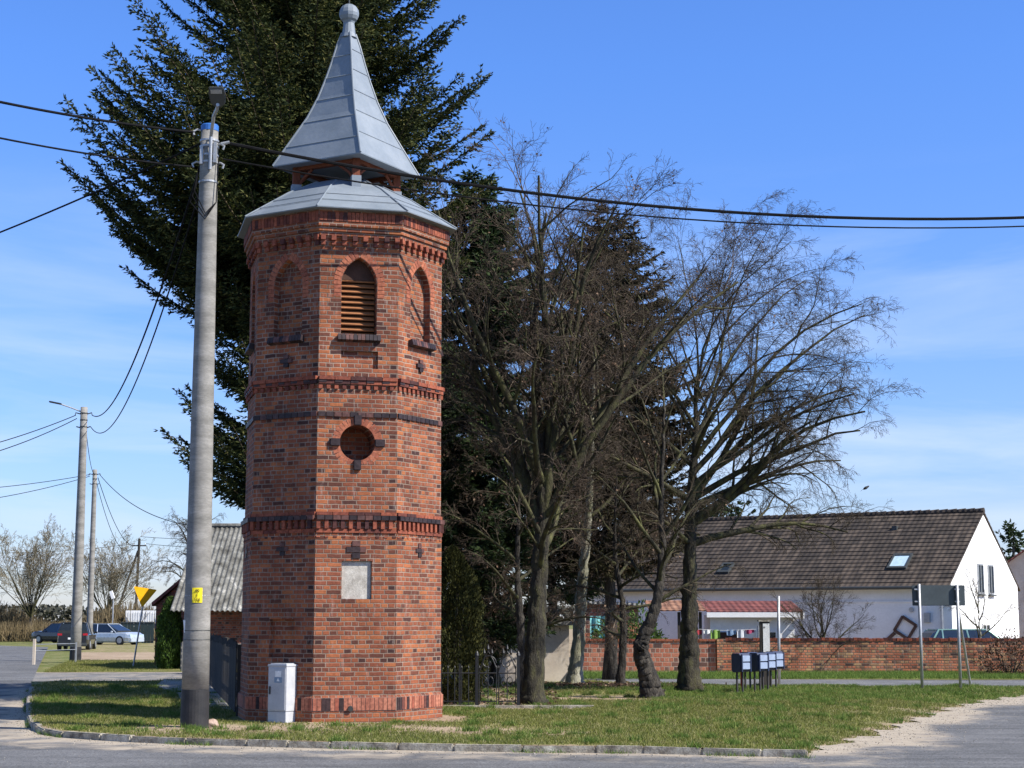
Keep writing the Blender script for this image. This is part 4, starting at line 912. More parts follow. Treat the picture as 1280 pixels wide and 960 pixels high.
# big spruce behind the tower
SX, SY = GX(375, 38, 6), 38.5
def side_big(az, z):
    if math.sin(az) > 0.4 and z > 9: return 0.84
    if math.sin(az) < -0.4 and z > 13.5: return 0.86
    # thinner on the left between 6 and 9 m, as the light gap shows
    left = -math.sin(az)
    if z < 8.4 and z > 6.2 and left > 0.3: return 0.95
    if z < 4.0 and left > 0.2: return 0.4
    return 1.0
conifer('spruce_tree', 'huge dark green spruce towering behind the brick tower', 'tree', (SX, SY, 0), 24.5,
        [(0.8, 2.0), (2, 2.2), (4, 2.8), (5.6, 3.0), (6.5, 2.4), (7.6, 2.5), (9, 4.2), (10.3, 5.3), (12, 5.0), (13.5, 4.3), (15, 3.8), (17, 3.3), (20, 2.2), (24.5, 0.1)],
        m_spruce, 11, whorl=0.34, per=14, z0=1.2, asc=0.3, tuft=(0.08, 0.15), wid=0.042, dens=2.3, side=side_big, trunk_r=0.36)
conifer('spruce_tree', 'dark green spruce filling the gap just right of the tower', 'tree', (GX(590, 42, 3), 42.5, 0), 13.5,
        [(0.8, 1.9), (3, 2.2), (6, 2.3), (9, 2.2), (11, 1.7), (13.5, 0.1)], m_spruce_blue, 12, whorl=0.28, per=11, asc=0.1, tuft=(0.13, 0.22), wid=0.05, dens=1.8, trunk_r=0.2)
conifer('spruce_tree', 'thin brownish spruce rising behind the middle bare trees', 'tree', (GX(762, 49, 5), 49.5, 0), 14.2,
        [(2.5, 1.8), (5, 2.7), (8, 2.7), (10, 2.3), (12, 1.6), (13.5, 0.7), (14.2, 0.1)], m_spruce_brown, 13, whorl=0.28, per=10, asc=0.1, z0=3.2, tuft=(0.13, 0.22), wid=0.045, dens=1.5, trunk_r=0.2)
conifer('spruce_tree', 'dark narrow spruce between the two middle bare trunks', 'tree', (GX(690, 50, 5), 51, 0), 10.5,
        [(1.5, 1.8), (4, 2.2), (7, 1.7), (10.5, 0.1)], m_spruce_blue, 14, whorl=0.3, per=9, asc=0.08, z0=2.6, dens=1.2, trunk_r=0.18)
conifer('spruce_tree', 'small far spruce beside the red-roofed house at the right edge', 'tree', (GX(1268, 100, 5), 100, -0.1), ZT(648, 100),
        [(0.8, 2.2), (3, 1.9), (6, 1.0), (8.5, 0.1)], m_spruce_blue, 15, whorl=0.4, per=8, asc=0.15, tuft=(0.2, 0.35), wid=0.12, dens=0.5)
conifer('spruce_tree', 'top of a dark spruce showing above the ridge of the long white house', 'tree', (GX(908, 88, 5), 88, -0.1), ZT(624, 88),
        [(0.8, 2.6), (5, 1.9), (8, 0.9), (9.8, 0.1)], m_spruce_blue, 16, whorl=0.4, per=8, asc=0.15, tuft=(0.2, 0.35), wid=0.12, dens=0.5)

def spread(n, az0, z0, z1, l0, l1, el0, el1, seed):
    r_ = random.Random(seed); out = []
    for i in range(n):
        u = i / (n - 1); out.append((z0 + (z1 - z0) * u, az0 + 137.5 * i + r_.uniform(-20, 20), el0 + (el1 - el0) * u + r_.uniform(-6, 6), (l0 + (l1 - l0) * u) * r_.uniform(0.85, 1.15)))
    return out
# tree with the forked mossy stems in the middle
b = PG(665, 880)
bare_tree('lime_tree', 'bare lime tree with dark rough trunk right beside the iron gate', 'tree', b,
          [(0, 0, -0.1), (0.05, 0, 1.0), (0.14, 0, 2.4), (0.24, 0, 4.2), (0.14, 0, 6.0), (0.1, 0, 8.0), (0.3, 0.1, 10.2)], 0.24,
          spread(9, 20, 0.36, 0.62, 2.8, 3.0, 25, 50, 1) + [(0.42, -60, 74, 6.6), (0.5, -100, 78, 6.2), (0.5, 60, 70, 6.2), (0.44, 100, 64, 6.7), (0.46, 70, 55, 6.6), (0.45, -95, 60, 5.0), (0.45, 165, 76, 6.6), (0.47, 110, 74, 7.0), (0.43, 80, 80, 7.1), (0.75, 40, 65, 2.6), (0.85, -50, 70, 2.2), (0.95, 90, 75, 1.8)], None,
          m_bark_moss, m_twig_red, 21, droop=0.2, dens=0.92, leafy=0.03, lr=1.2)
b = PG(718, 855)
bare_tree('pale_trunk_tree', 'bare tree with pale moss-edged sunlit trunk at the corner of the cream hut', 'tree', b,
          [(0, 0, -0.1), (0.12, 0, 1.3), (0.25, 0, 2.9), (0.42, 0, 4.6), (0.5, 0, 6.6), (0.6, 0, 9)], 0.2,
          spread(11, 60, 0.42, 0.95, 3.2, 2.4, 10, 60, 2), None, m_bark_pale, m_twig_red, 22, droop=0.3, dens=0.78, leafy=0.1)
b = PG(812, 872)
bare_tree('crooked_tree', 'crooked tree with a kinked dark trunk left of the straight one', 'tree', b,
          [(0.05, 0, -0.1), (-0.02, 0, 0.45), (-0.17, 0, 0.95), (-0.12, 0, 1.3), (0.16, 0, 2.0), (0.3, 0, 3.0), (0.32, 0, 4.6), (0.4, 0, 6.4)], 0.23,
          spread(12, 100, 0.58, 0.98, 2.0, 3.0, 30, 62, 3), None, m_bark, m_twig, 23, droop=0.4, dens=0.8, leafy=0.06)
b = PG(862, 864)
bare_tree('lime_tree', 'largest bare lime tree with wide airy crown in front of the white house roof', 'tree', b,
          [(0, 0, -0.1), (0.0, 0, 1.2), (0.05, 0, 2.6), (0.1, 0, 4.4), (0.22, 0, 6.0), (0.25, 0, 7.5)], 0.27,
          [(0.5, 95, 16, 4.1), (0.55, 75, 28, 4.3), (0.6, 110, 22, 4.2), (0.62, -80, 25, 3.4), (0.66, 60, 40, 4.8), (0.7, 95, 45, 5.6), (0.72, -100, 45, 4.0), (0.75, 20, 40, 4.2), (0.78, 160, 40, 4.2),
           (0.8, 85, 52, 5.8), (0.84, -70, 58, 5.0), (0.8, -95, 66, 4.8), (0.9, 10, 70, 4.8), (0.93, 130, 76, 5.0), (0.86, 120, 58, 4.8), (0.9, -130, 64, 4.2), (0.92, 60, 64, 4.8), (0.97, 90, 64, 4.6), (0.99, -60, 72, 4.3), (0.99, 100, 72, 4.6), (0.62, 90, 20, 4.4), (0.66, 80, 34, 4.7), (0.7, 105, 38, 4.6), (0.56, 84, 34, 5.2), (0.62, 100, 42, 5.3), (0.74, 88, 46, 5.4),
           (0.5, -40, 20, 2.2), (0.52, 150, 25, 2.6)], None, m_bark_moss, m_twig, 24, droop=0.45, dens=0.96, lr=1.35)
# shadowed companions behind
bare_tree('dark_trunk_tree', 'slim dark-trunked tree standing in front of the cream hut wall', 'tree', PG(618, 858),
          [(0, 0, -0.1), (0.02, 0, 1.6), (0.1, 0, 3.6), (0.0, 0, 6)], 0.15, spread(10, 10, 0.3, 0.98, 2.4, 2.2, 10, 60, 5), None, m_bark_moss, m_twig_red, 25, droop=0.35, dens=0.9, leafy=0.12)
bare_tree('dark_trunk_tree', 'forked dark-trunked tree between gate and cream hut wall', 'tree', PG(655, 868),
          [(0, 0, -0.1), (-0.08, 0, 1.5), (-0.15, 0, 3.2), (-0.05, 0, 5.5)], 0.13, spread(9, 70, 0.3, 0.98, 2.2, 2.2, 10, 60, 6), None, m_bark, m_twig_red, 26, droop=0.4, dens=0.9, leafy=0.12)
bare_tree('bushy_tree', 'tangled leafless tree with brown withered leaves left of the garden wall', 'tree', PG(775, 856),
          [(0, 0, -0.1), (0.1, 0, 1.8), (-0.1, 0, 3.6), (0, 0, 6)], 0.12, spread(14, 200, 0.25, 0.98, 2.5, 2.2, 0, 60, 7), None, m_bark, m_twig_red, 27, droop=0.4, dens=0.95, leafy=0.15)
bare_tree('bushy_tree', 'tangled dark shrub-like tree under the spruces right of the thuja', 'tree', PG(596, 862),
          [(0, 0, -0.1), (0.1, 0, 1.5), (-0.1, 0, 3.0), (0, 0, 4.6)], 0.09, spread(13, 20, 0.25, 0.98, 2.0, 1.8, 0, 60, 8), None, m_bark, m_twig_red, 28, droop=0.5, dens=1.1, leafy=0.35)
# shrub in front of the white house, small tree at the gable
bare_tree('garden_shrub', 'olive-twigged garden tree behind the brick wall before the long white house', 'shrub', (GX(1022, 57, 1), 57, -0.1),
          [(0, 0, 0), (0.1, 0, 0.7), (0.2, 0, 1.4)], 0.09, spread(11, 30, 0.2, 0.98, 2.2, 2.0, 25, 70, 9), None, m_bark_moss, m_twig, 29, droop=0.12, dens=0.95)
bare_tree('garden_tree', 'small thin bare tree in front of the sunlit white gable', 'tree', (GX(1228, 57, 1), 57, -0.1),
          [(0, 0, 0), (-0.05, 0, 1.0), (-0.1, 0, 2.2)], 0.06, spread(8, 50, 0.3, 0.98, 1.5, 1.3, 10, 60, 10), None, m_bark_pale, m_twig, 30, droop=0.1, dens=0.75)
# far pollard willows at the left
for i, (px, d, hh, lab) in enumerate(((36, 150, 9.0, 'leftmost broad pollard willow with tan fan-shaped crown beyond the road bend'), (132, 158, 8.9, 'pollard willow with tan crown behind the two thin grey poles'))):
    limbs = [(0.93 + 0.06 * random.random(), a, random.uniform(38, 86), random.uniform(5.5, 7.5)) for a in range(0, 360, 15)]
    bare_tree('willow_tree', lab, 'tree', (GX(px, d, 0), d, -0.1), [(0, 0, -0.1), (0, 0, 1), (0.1, 0, 2.0)], 0.45, limbs, None, m_bark, m_twig_tan, 40 + i, group='pollard willows beyond the road', droop=-0.02, dens=0.74, fine=0.66, rmin=0.011)
bare_tree('weeping_tree', 'dark weeping bare tree behind the corrugated barn roof', 'tree', (GX(240, 72, 3), 72, -0.1), [(0, 0, -0.1), (0, 0, 3), (0.2, 0, 5.2)], 0.2,
          spread(14, 0, 0.5, 0.98, 2.2, 1.6, 40, 70, 31), None, m_bark, m_twig, 45, droop=0.9, dens=0.9)

# foliage clouds
def cloud(name, label, cat, loc, rad, n, size, mat, group=None, stem=True, up=0.3, kind=None, shape='ell'):
    t = thing(name, label, cat, loc, 0, group)
    P = rng.normal(size=(n, 3)); P /= np.linalg.norm(P, axis=1, keepdims=True); rr = rng.uniform(0.35, 1.0, (n, 1)) ** 0.5
    if shape == 'col':
        z = rng.uniform(0, 1, n); a = rng.uniform(0, 6.283, n); prof = np.minimum(1, (1 - z) * 2.6) ** 0.7 * (0.75 + 0.25 * np.minimum(1, z * 5)); 
        lump = 1 + 0.14 * np.sin(a * 4 + z * 9) + 0.1 * np.sin(a * 7 - z * 23); rrr = prof * lump * rng.uniform(0.6, 1.0, n) ** 0.5
        P = np.column_stack([np.cos(a) * rrr * rad[0], np.sin(a) * rrr * rad[1], z * rad[2]])
        D = np.column_stack([np.cos(a) * 0.5, np.sin(a) * 0.5, np.full(n, 1.0)]) + rng.normal(0, 0.35, (n, 3))
    else:
        lump = 1 + 0.22 * np.sin(P[:, :1] * 5 + 1) * np.cos(P[:, 1:2] * 6) + 0.15 * np.sin(P[:, 2:3] * 8)
        D = P + rng.normal(0, 0.6, P.shape) + [0, 0, up]; P = P * rr * lump * np.array(rad); P[:, 2] = np.abs(P[:, 2] + rad[2] * 0.5) if stem else P[:, 2]
    leaf_mesh('foliage', P, D, rng.uniform(size * 0.6, size * 1.3, n), rng.uniform(size * 0.25, size * 0.5, n), mat, t)
    if stem:
        s = MB(); 
        for k in range(5):
            a = k * 1.3; s.tube([(0.03 * math.cos(a), 0.03 * math.sin(a), -0.05), (rad[0] * 0.3 * math.cos(a), rad[1] * 0.3 * math.sin(a), rad[2] * 0.5), (rad[0] * 0.45 * math.cos(a), rad[1] * 0.45 * math.sin(a), rad[2] * 0.85)], [0.03, 0.02, 0.006], 6)
        s.build('stems', m_bark, t)
    return t
cloud('thuja', 'olive green columnar thuja close to the right side of the tower', 'shrub', (GX(565, 34.5), 34.6, 0), (0.62, 0.6, ZT(685, 34.5)), 26000, 0.075, m_thuja, shape='col')
cloud('thuja', 'bright green thuja in front of the small brick shed', 'shrub', (GX(211, 60.5), 60.5, -0.1), (0.42, 0.45, ZT(748, 60.5) + 0.1), 6000, 0.12, m_leaf_green, shape='col')
for i, (px, py, Y, rx, rz_, lab) in enumerate(((765, 788, 58.5, 1.0, 1.7, 'leafy green ivy bush hanging over the left end of the garden wall'), (800, 785, 58.8, 0.9, 2.0, 'leafy green bush behind the garden wall right of the teal tarp'))):
    cloud('garden_bush', lab, 'shrub', (GX(px, Y, 1), Y, -0.1), (rx, 0.8, rz_ / 1.5), 2600, 0.16, m_leaf_green)
cloud('forsythia', 'yellow blossoming forsythia behind the bare trees', 'shrub', (GX(809, 70, 2), 70, -0.1), (0.9, 0.8, 2.05), 3500, 0.12, m_leaf_yellow)
cloud('creeper', 'dark creeper with brown leaves over the right end of the garden wall', 'shrub', (GX(1262, 53.4, 0), 53.3, -0.1), (1.0, 0.35, 0.85), 2600, 0.1, m_leaf_dead)
# hedgerow / scrub at the far left
S = []; 
for i in range(5200):
    x = rng.uniform(-64, -28); y = 141 + rng.uniform(-2, 2) + (x + 46) * 0.1; h = rng.uniform(0.7, 1.7); z = -0.1
    S.append((x, y, z, x + rng.normal(0, 0.25), y + rng.normal(0, 0.25), z + h, 0.035, 0.012))
tag(segs_mesh('hedge', S, island('hedge_twigs', [(0, (0.08, 0.06, 0.03)), (0.7, (0.16, 0.12, 0.06)), (1, (0.26, 0.2, 0.11))]), None, 3), 'low clipped brown hedge along the far side of the road bend', 'hedge')
m_hedge_in = nat('hedge_shadow', [(0.3, (0.05, 0.04, 0.02)), (0.7, (0.11, 0.08, 0.04))], 3, bump=1.0)
S = []
for i in range(9000):
    x = rng.uniform(-66, -20); y = 153 + rng.uniform(-3, 3); h = rng.uniform(1.2, 3.3) * (0.75 + 0.3 * math.sin(x * 0.5)); S.append((x, y, -0.1, x + rng.normal(0, 0.5), y + rng.normal(0, 0.4), h, 0.04, 0.014))
m_scrub = island('scrub_twigs', [(0, (0.06, 0.045, 0.025)), (0.6, (0.13, 0.1, 0.055)), (1, (0.24, 0.19, 0.11))])
tag(segs_mesh('scrub', S, m_scrub, None, 3), 'tangled brown scrub growing around the feet of the willows', 'scrub', kind='stuff')
# distant woods
mb = MB(); rnd = random.Random(5)
P = []; 
for k in range(26000):
    x = rnd.uniform(-330, 330); h = 4.0 + 1.0 * math.sin(x * 0.03) + 0.8 * math.sin(x * 0.11); P.append((x, 560 + rnd.uniform(-12, 12), rnd.uniform(0, 1) ** 0.8 * h))
P = np.array(P); tag(leaf_mesh('distant_wood', P, rng.normal(size=P.shape) + [0, 0, 0.7], 1.6, 1.2, island('far_wood', [(0, (0.035, 0.04, 0.035)), (1, (0.09, 0.085, 0.06))])), 'dark line of far woods on the horizon', 'wood', kind='stuff')
# fallen leaves
P = np.array([(rng.normal(GX(760, 43), 1.3), rng.normal(44.0, 0.7), 0.035) for _ in range(1800)] + [(rng.uniform(-2.5, 1.0), rng.uniform(33.5, 46), 0.03) for _ in range(1500)])
tag(leaf_mesh('fallen_leaves', P, rng.normal(size=P.shape) * [1, 1, 0.25], 0.07, 0.06, m_leaf_dead), 'dry brown leaves lying under the bare trees', 'fallen leaves', kind='stuff')

# ------------------------------------------------------------ iron fence and gate
FY = 33.2
def iron_panel(t, x0, x1, h, arch=0.0, name='fence_panel'):
    mb = MB(); n = max(2, int((x1 - x0) / 0.115))
    for i in range(n + 1):
        u = i / n; x = x0 + (x1 - x0) * u; top = h + arch * (1 - abs(2 * u - 1) ** 1.6) if arch >= 0 else h - arch * abs(2 * u - 1) ** 1.6
        mb.tube([(x, 0, 0.06), (x, 0, top)], 0.009, 5)
        mb.lathe([(0.001, 0.07), (0.016, 0.03), (0.009, 0)][::-1], 6, c=(x, 0, top))
    mb.box(((x0 + x1) / 2, 0, 0.12), (x1 - x0, 0.03, 0.02)); 
    pts = []
    for i in range(17):
        u = i / 16; pts.append((x0 + (x1 - x0) * u, 0, (h + arch * (1 - abs(2 * u - 1) ** 1.6) if arch >= 0 else h - arch * abs(2 * u - 1) ** 1.6) - 0.08))
    mb.tube(pts, 0.014, 5); return mb.build(name, m_iron, t)
x0 = GX(551, FY); xg0 = GX(598, FY); xg1 = GX(646, FY)
fe = thing('iron_fence', 'low black iron railing from the tower side to the gate, on a concrete strip', 'fence', (x0, FY, 0))
mb = MB(); mb.box(((xg1 - x0) / 2 + 0.6, 0, 0.0), (xg1 - x0 + 1.8, 0.16, 0.09)); mb.build('concrete_strip', m_stone, fe)
iron_panel(fe, 0.0, xg0 - x0 - 0.06, 0.74)
for x in (0, (xg0 - x0) * 0.5): mb = MB(); mb.box((x, 0, 0.42), (0.04, 0.04, 0.84)); mb.build('fence_post', m_iron, fe)
ga = thing('iron_gate', 'black wrought iron double gate with arched tops and scrolls', 'gate', (xg0, FY, 0))
wg = (xg1 - xg0) / 2
for s in range(2):
    lo = iron_panel(ga, s * wg + 0.02, (s + 1) * wg - 0.02, 0.74, 0.0, 'gate_leaf')
    sc = MB(); cx = wg if True else 0
    base_x = (s * wg + 0.02) if s else wg - 0.02; dirx = -1 if s == 0 else 1
    px_ = [(s * wg + wg * 0.5 + 0.16 * math.cos(a) * (1 - a / 9), 0, 0.86 + 0.16 * math.sin(a) * (1 - a / 9)) for a in np.linspace(0, 7.5, 26)]
    sc.tube(px_, 0.011, 5)
    sc.tube([(s * wg + 0.02 if s else 0.02, 0, 0.7), (s * wg + wg * 0.3, 0, 0.95 if s == 0 else 1.0), (s * wg + wg * 0.5, 0, 1.08), (s * wg + wg * 0.75, 0, 0.92), ((s + 1) * wg - 0.02, 0, 0.74)], 0.014, 6)
    for q in (0.3, 0.5, 0.7): sc.lathe([(0.012, 0), (0.03, 0.05), (0.001, 0.14)], 6, c=(s * wg + wg * q, 0, 1.0 if q != 0.5 else 1.08))
    for q in (0.32, 0.64): sc.tube([(s * wg + wg * q + 0.05 * math.cos(a), 0, 0.5 + 0.09 * math.sin(a)) for a in np.linspace(0, 6.28, 12)], 0.009, 5)
    sc.build('scrollwork', m_iron, lo)
for x in (-0.03, 2 * wg + 0.03): mb = MB(); mb.box((x, 0, 0.5), (0.06, 0.06, 1.0)); mb.lathe([(0.045, 0), (0.03, 0.05), (0.005, 0.09)], 8, c=(x, 0, 1.0)); mb.build('gate_post', m_iron, ga)
# cream hut
HX0, HX1, HY = GX(592, 46), GX(712, 46), 46.2
hut = thing('garden_hut', 'low cream-rendered hut with a flat dark roof slab behind the gate', 'hut', ((HX0 + HX1) / 2, HY, 0))
hw = HX1 - HX0; hz = ZT(782, HY)
mb = MB(); mb.box((0, 1.1, hz / 2 - 0.05), (hw, 2.2, hz + 0.1)); mb.build('wall', m_cream, hut)
mb = MB(); mb.box((0.1, 1.0, hz + 0.06), (hw + 0.3, 2.6, 0.11)); mb.build('roof_slab', m_concrete, hut)
# dark picket fence left of the tower, receding along the drive
pf = thing('picket_fence', 'dark weathered wooden picket fence running back from the tower along the drive', 'fence', (GX(294, 30.5), 30.5, 0))
e1 = Vector((GX(258, 46) - GX(294, 30.5), 46 - 30.5, 0)); ln = e1.length; d = e1.normalized(); rot = Matrix.Rotation(math.atan2(d.y, d.x), 3, 'Z')
mb = MB(); rnd = random.Random(3)
for i in range(int(ln / 0.14)):
    p = d * (i * 0.14 + 0.05); h = 1.15 + rnd.uniform(-0.05, 0.05); mb.box((p.x, p.y, h / 2 + 0.06), (0.09, 0.022, h), rot); mb.lathe([(0.045, 0), (0.002, 0.1)], 4, c=(p.x, p.y, h + 0.06))
m_oldwood = nat('old_dark_wood', [(0.3, (0.025, 0.022, 0.02)), (0.7, (0.07, 0.06, 0.05))], 5, stretch=(1, 1, 0.2))
mb.build('pickets', m_oldwood, pf); mb = MB()
for z in (0.35, 0.95): p = d * ln / 2; mb.box((p.x + 0.02, p.y, z), (ln, 0.05, 0.07), rot)
mb.build('rails', m_oldwood, pf)
for k in range(6): p = d * (ln * k / 5); mb = MB(); mb.box((p.x + 0.06, p.y, 0.6), (0.09, 0.09, 1.3), rot); mb.build('fence_post', m_oldwood, pf)

# ------------------------------------------------------------ garden wall on the right
m_wallL = brick_mat('garden_wall_brick', [(0, (0.6, 0.24, 0.15)), (0.35, (0.5, 0.17, 0.1)), (0.6, (0.4, 0.14, 0.09)), (0.75, (0.25, 0.13, 0.1)), (1, (0.09, 0.06, 0.055))], lw=0.3, h=0.15, mortar=(0.5, 0.38, 0.3), soot=0.3, joint=0.02)
m_wallR = brick_mat('rough_wall_brick', [(0, (0.62, 0.25, 0.13)), (0.35, (0.5, 0.17, 0.09)), (0.55, (0.36, 0.12, 0.07)), (0.75, (0.55, 0.33, 0.16)), (0.9, (0.2, 0.1, 0.07)), (1, (0.08, 0.05, 0.045))], lw=0.26, h=0.085, joint=0.02, mortar=(0.2, 0.15, 0.11), soot=0.5, dirt=0.9)
def wall(name, label, xa, ya, xb, yb, h, mat, cap, th=0.3, rough=0.0, seed=1):
    L_ = math.hypot(xb - xa, yb - ya); t = thing(name, label, 'garden wall', (xa, ya, -0.15), math.atan2(yb - ya, xb - xa))
    rnd = random.Random(seed); n = int(L_ / 0.25); mb = MB(); vs = []
    for i in range(n + 1):
        x = L_ * i / n; top = h + rnd.uniform(-rough, rough); b_ = rnd.uniform(-rough, rough) * 0.5
        for y, z in ((-th / 2 + b_, 0), (-th / 2 + b_ * 0.3, h * 0.5), (-th / 2 + b_, top), (th / 2, top), (th / 2, 0)): vs.append((x, y, z))
    fs = [(i * 5 + k, (i + 1) * 5 + k, (i + 1) * 5 + k + 1, i * 5 + k + 1) for i in range(n) for k in range(4)] + [(0, 1, 2, 3, 4), tuple(n * 5 + k for k in (4, 3, 2, 1, 0))]
    mb.add(vs, fs); mb.build('wall_face', mat, t)
    cp = MB(); x = 0.0
    while x < L_ - 0.15:
        l = rnd.uniform(0.11, 0.15) if rough else 0.28; cp.box((x + l / 2, 0, h + cap / 2 - 0.01 + rnd.uniform(-rough, rough) * 0.5), (l - 0.012, th + 0.05 + rnd.uniform(-0.02, 0.02), cap), Matrix.Rotation(rnd.uniform(-0.04, 0.04) * (1 if rough else 0), 3, 'Y')); x += l
    cp.build('coping', m_unit if rough else m_ringbrick, t, bevel=0)
    return t
WA = (GX(727, 56.6), 56.8); WB = (GX(897, 56), 56.3); WC = (GX(1330, 55), 55.2)
hL = ZT(801, 56.5) + 0.15; hR = ZT(800.5, 56) + 0.15
wall('brick_garden_wall', 'left stretch of garden wall in blocky two-tone brick behind the crooked tree', *WA, *WB, hL, m_wallL, 0.07, seed=2)
wall('brick_garden_wall', 'long rough crumbling stretch of garden wall behind mailboxes and sign', WB[0] + 0.3, WB[1], *WC, hR, m_wallR, 0.09, rough=0.03, seed=3)
t = thing('brick_pier', 'square brick pier where the two stretches of garden wall meet', 'pier', (WB[0] + 0.15, WB[1] - 0.03, -0.15)); mb = MB(); mb.box((0, 0, hR / 2 + 0.02), (0.3, 0.42, hR + 0.04)); mb.build('pier_body', m_wallR, t)

# ------------------------------------------------------------ long white house
def tile_mat(name, stops, rowh=0.3, colw=0.22, amp=1.0):
    m, nt, b = new_mat(name); L = nt.links.new
    tc = N(nt, 'ShaderNodeTexCoord'); sp_ = N(nt, 'ShaderNodeSeparateXYZ'); L(tc.outputs['UV'], sp_.inputs[0])
    def ma(op, a, c=None):
        n = N(nt, 'ShaderNodeMath', operation=op)
        for i, x in enumerate((a, c)):
            if x is None: continue
            if isinstance(x, (int, float)): n.inputs[i].default_value = x
            else: L(x, n.inputs[i])
        return n.outputs[0]
    u = ma('DIVIDE', sp_.outputs['X'], colw); cu = ma('FLOOR', u); fu = ma('SUBTRACT', u, cu); v = ma('DIVIDE', sp_.outputs['Y'], rowh); cv_ = ma('FLOOR', v)
    cc = N(nt, 'ShaderNodeCombineXYZ'); L(cu, cc.inputs[0]); L(cv_, cc.inputs[1]); wn = N(nt, 'ShaderNodeTexWhiteNoise', noise_dimensions='2D'); L(cc.outputs[0], wn.inputs['Vector'])
    n1 = noise(nt, tc.outputs['Object'], 1.3, 6, 0.7); s = ma('ADD', ma('MULTIPLY', wn.outputs['Value'], 0.45), ma('MULTIPLY', n1.outputs['Fac'], 0.6))
    r = ramp(nt, stops); L(s, r.inputs[0]); L(r.outputs[0], b.inputs['Base Color']); b.inputs['Roughness'].default_value = 0.85
    wave = ma('SINE', ma('MULTIPLY', fu, 6.283)); bp = N(nt, 'ShaderNodeBump'); bp.inputs['Distance'].default_value = 0.013 * amp; bp.inputs['Strength'].default_value = 0.7; L(wave, bp.inputs['Height']); L(bp.outputs[0], b.inputs['Normal'])
    return m
m_tile = tile_mat('old_brown_tiles', [(0.2, (0.018, 0.013, 0.01)), (0.45, (0.037, 0.027, 0.02)), (0.7, (0.068, 0.05, 0.037)), (0.9, (0.105, 0.08, 0.06))])
m_tile_red = tile_mat('red_tiles', [(0.2, (0.1, 0.035, 0.03)), (0.6, (0.2, 0.06, 0.05)), (0.9, (0.28, 0.1, 0.08))])
m_tile_or = tile_mat('rusty_tiles', [(0.2, (0.16, 0.08, 0.05)), (0.6, (0.3, 0.15, 0.09)), (0.9, (0.4, 0.24, 0.15))])
m_corr = tile_mat('corrugated_cement', [(0.2, (0.13, 0.125, 0.115)), (0.5, (0.26, 0.25, 0.235)), (0.85, (0.42, 0.41, 0.38))], rowh=2.0, colw=0.18, amp=2.2)
def tiled_slope(mb, x0, x1, y0, z0, y1, z1, rows, th=0.05, lap=0.028):
    """rows of overlapping tiles from eave (y0,z0) to ridge (y1,z1)"""
    sl = Vector((0, y1 - y0, z1 - z0)); n_ = Vector((0, -(z1 - z0), (y1 - y0))); n_ = n_.normalized() * (1 if n_.z > 0 else -1) if n_.length else n_
    if n_.z < 0: n_ = -n_
    for i in range(rows):
        a = Vector((0, y0, z0)) + sl * (i / rows); b = Vector((0, y0, z0)) + sl * ((i + 1) / rows)
        a2 = a + n_ * (th + lap); b2 = b + n_ * th
        mb.add([(x0, a.y, a.z), (x1, a.y, a.z), (x1, b.y, b.z), (x0, b.y, b.z), (x0, a2.y, a2.z), (x1, a2.y, a2.z), (x1, b2.y, b2.z), (x0, b2.y, b2.z)],
               [(0, 1, 2, 3), (4, 7, 6, 5), (0, 4, 5, 1), (3, 2, 6, 7), (0, 3, 7, 4), (1, 5, 6, 2)])
def window(parent, c, wd, hg, ax='x', mat=m_glass, frame=m_white, bars=1, dep=0.05, sg=-1):
    """window with frame standing 3 cm proud of the wall; ax: wall direction"""
    def bx(mb, u, z, du, dz, y, t):
        if ax == 'x': mb.box((c[0] + u, c[1] + sg * y, c[2] + z), (du, t, dz))
        else: mb.box((c[0] - sg * y, c[1] + u, c[2] + z), (t, du, dz))
    fr = MB(); f = 0.06
    bx(fr, 0, hg / 2, wd, f, 0.02, dep); bx(fr, 0, -hg / 2, wd, f, 0.02, dep); bx(fr, -wd / 2, 0, f, hg - f, 0.02, dep); bx(fr, wd / 2, 0, f, hg - f, 0.02, dep)
    for i in range(bars): bx(fr, wd * ((i + 1) / (bars + 1) - 0.5), 0, 0.04, hg - f, 0.02, dep * 0.8)
    o = fr.build('window', frame, parent); g = MB(); bx(g, 0, 0, wd - f, hg - f, 0.006, 0.012); g.build('pane', mat, o)
    s = MB(); bx(s, 0, -hg / 2 - 0.07, wd + 0.14, 0.05, 0.05, 0.12); s.build('sill', m_dark, o); return o
HC = Vector((GX(1191, 62.0, 1), 62.0, -0.15)); rH = R(31)
# local frame: x along the front wall towards the left end (negative), y into the depth
house = thing('white_farmhouse', 'long white rendered farmhouse with brown tiled roof and sunlit gable', 'house', HC, rH * -1 if False else -R(31))
EH = ZT(726, 62) + 0.15; RHh = ZT(640, 66) + 0.15; D2 = 4.7; LH = 15.5
mb = MB()
mb.ext([(0, 0), (0, EH), (D2, RHh - 0.12), (2 * D2, EH), (2 * D2, 0)], 0, LH, Matrix(((0, -1, 0, 0), (1, 0, 0, 0), (0, 0, 1, 0), (0, 0, 0, 1))))
mb.build('wall', m_white, house)
rf = MB(); tiled_slope(rf, -LH - 0.3, 0.03, -0.35, EH - 0.25, D2, RHh - 0.02, 19); tiled_slope(rf, -LH - 0.3, 0.03, 2 * D2 + 0.35, EH - 0.25, D2, RHh - 0.02, 19)
rfo = rf.build('roof', m_tile, house)
rg = MB(); x = -LH - 0.3
while x < -0.3: rg.tube([(x, D2, RHh + 0.03), (x + 0.36, D2, RHh + 0.045)], [0.11, 0.13], 8); x += 0.36
rg.build('ridge_tiles', m_tile, rfo)
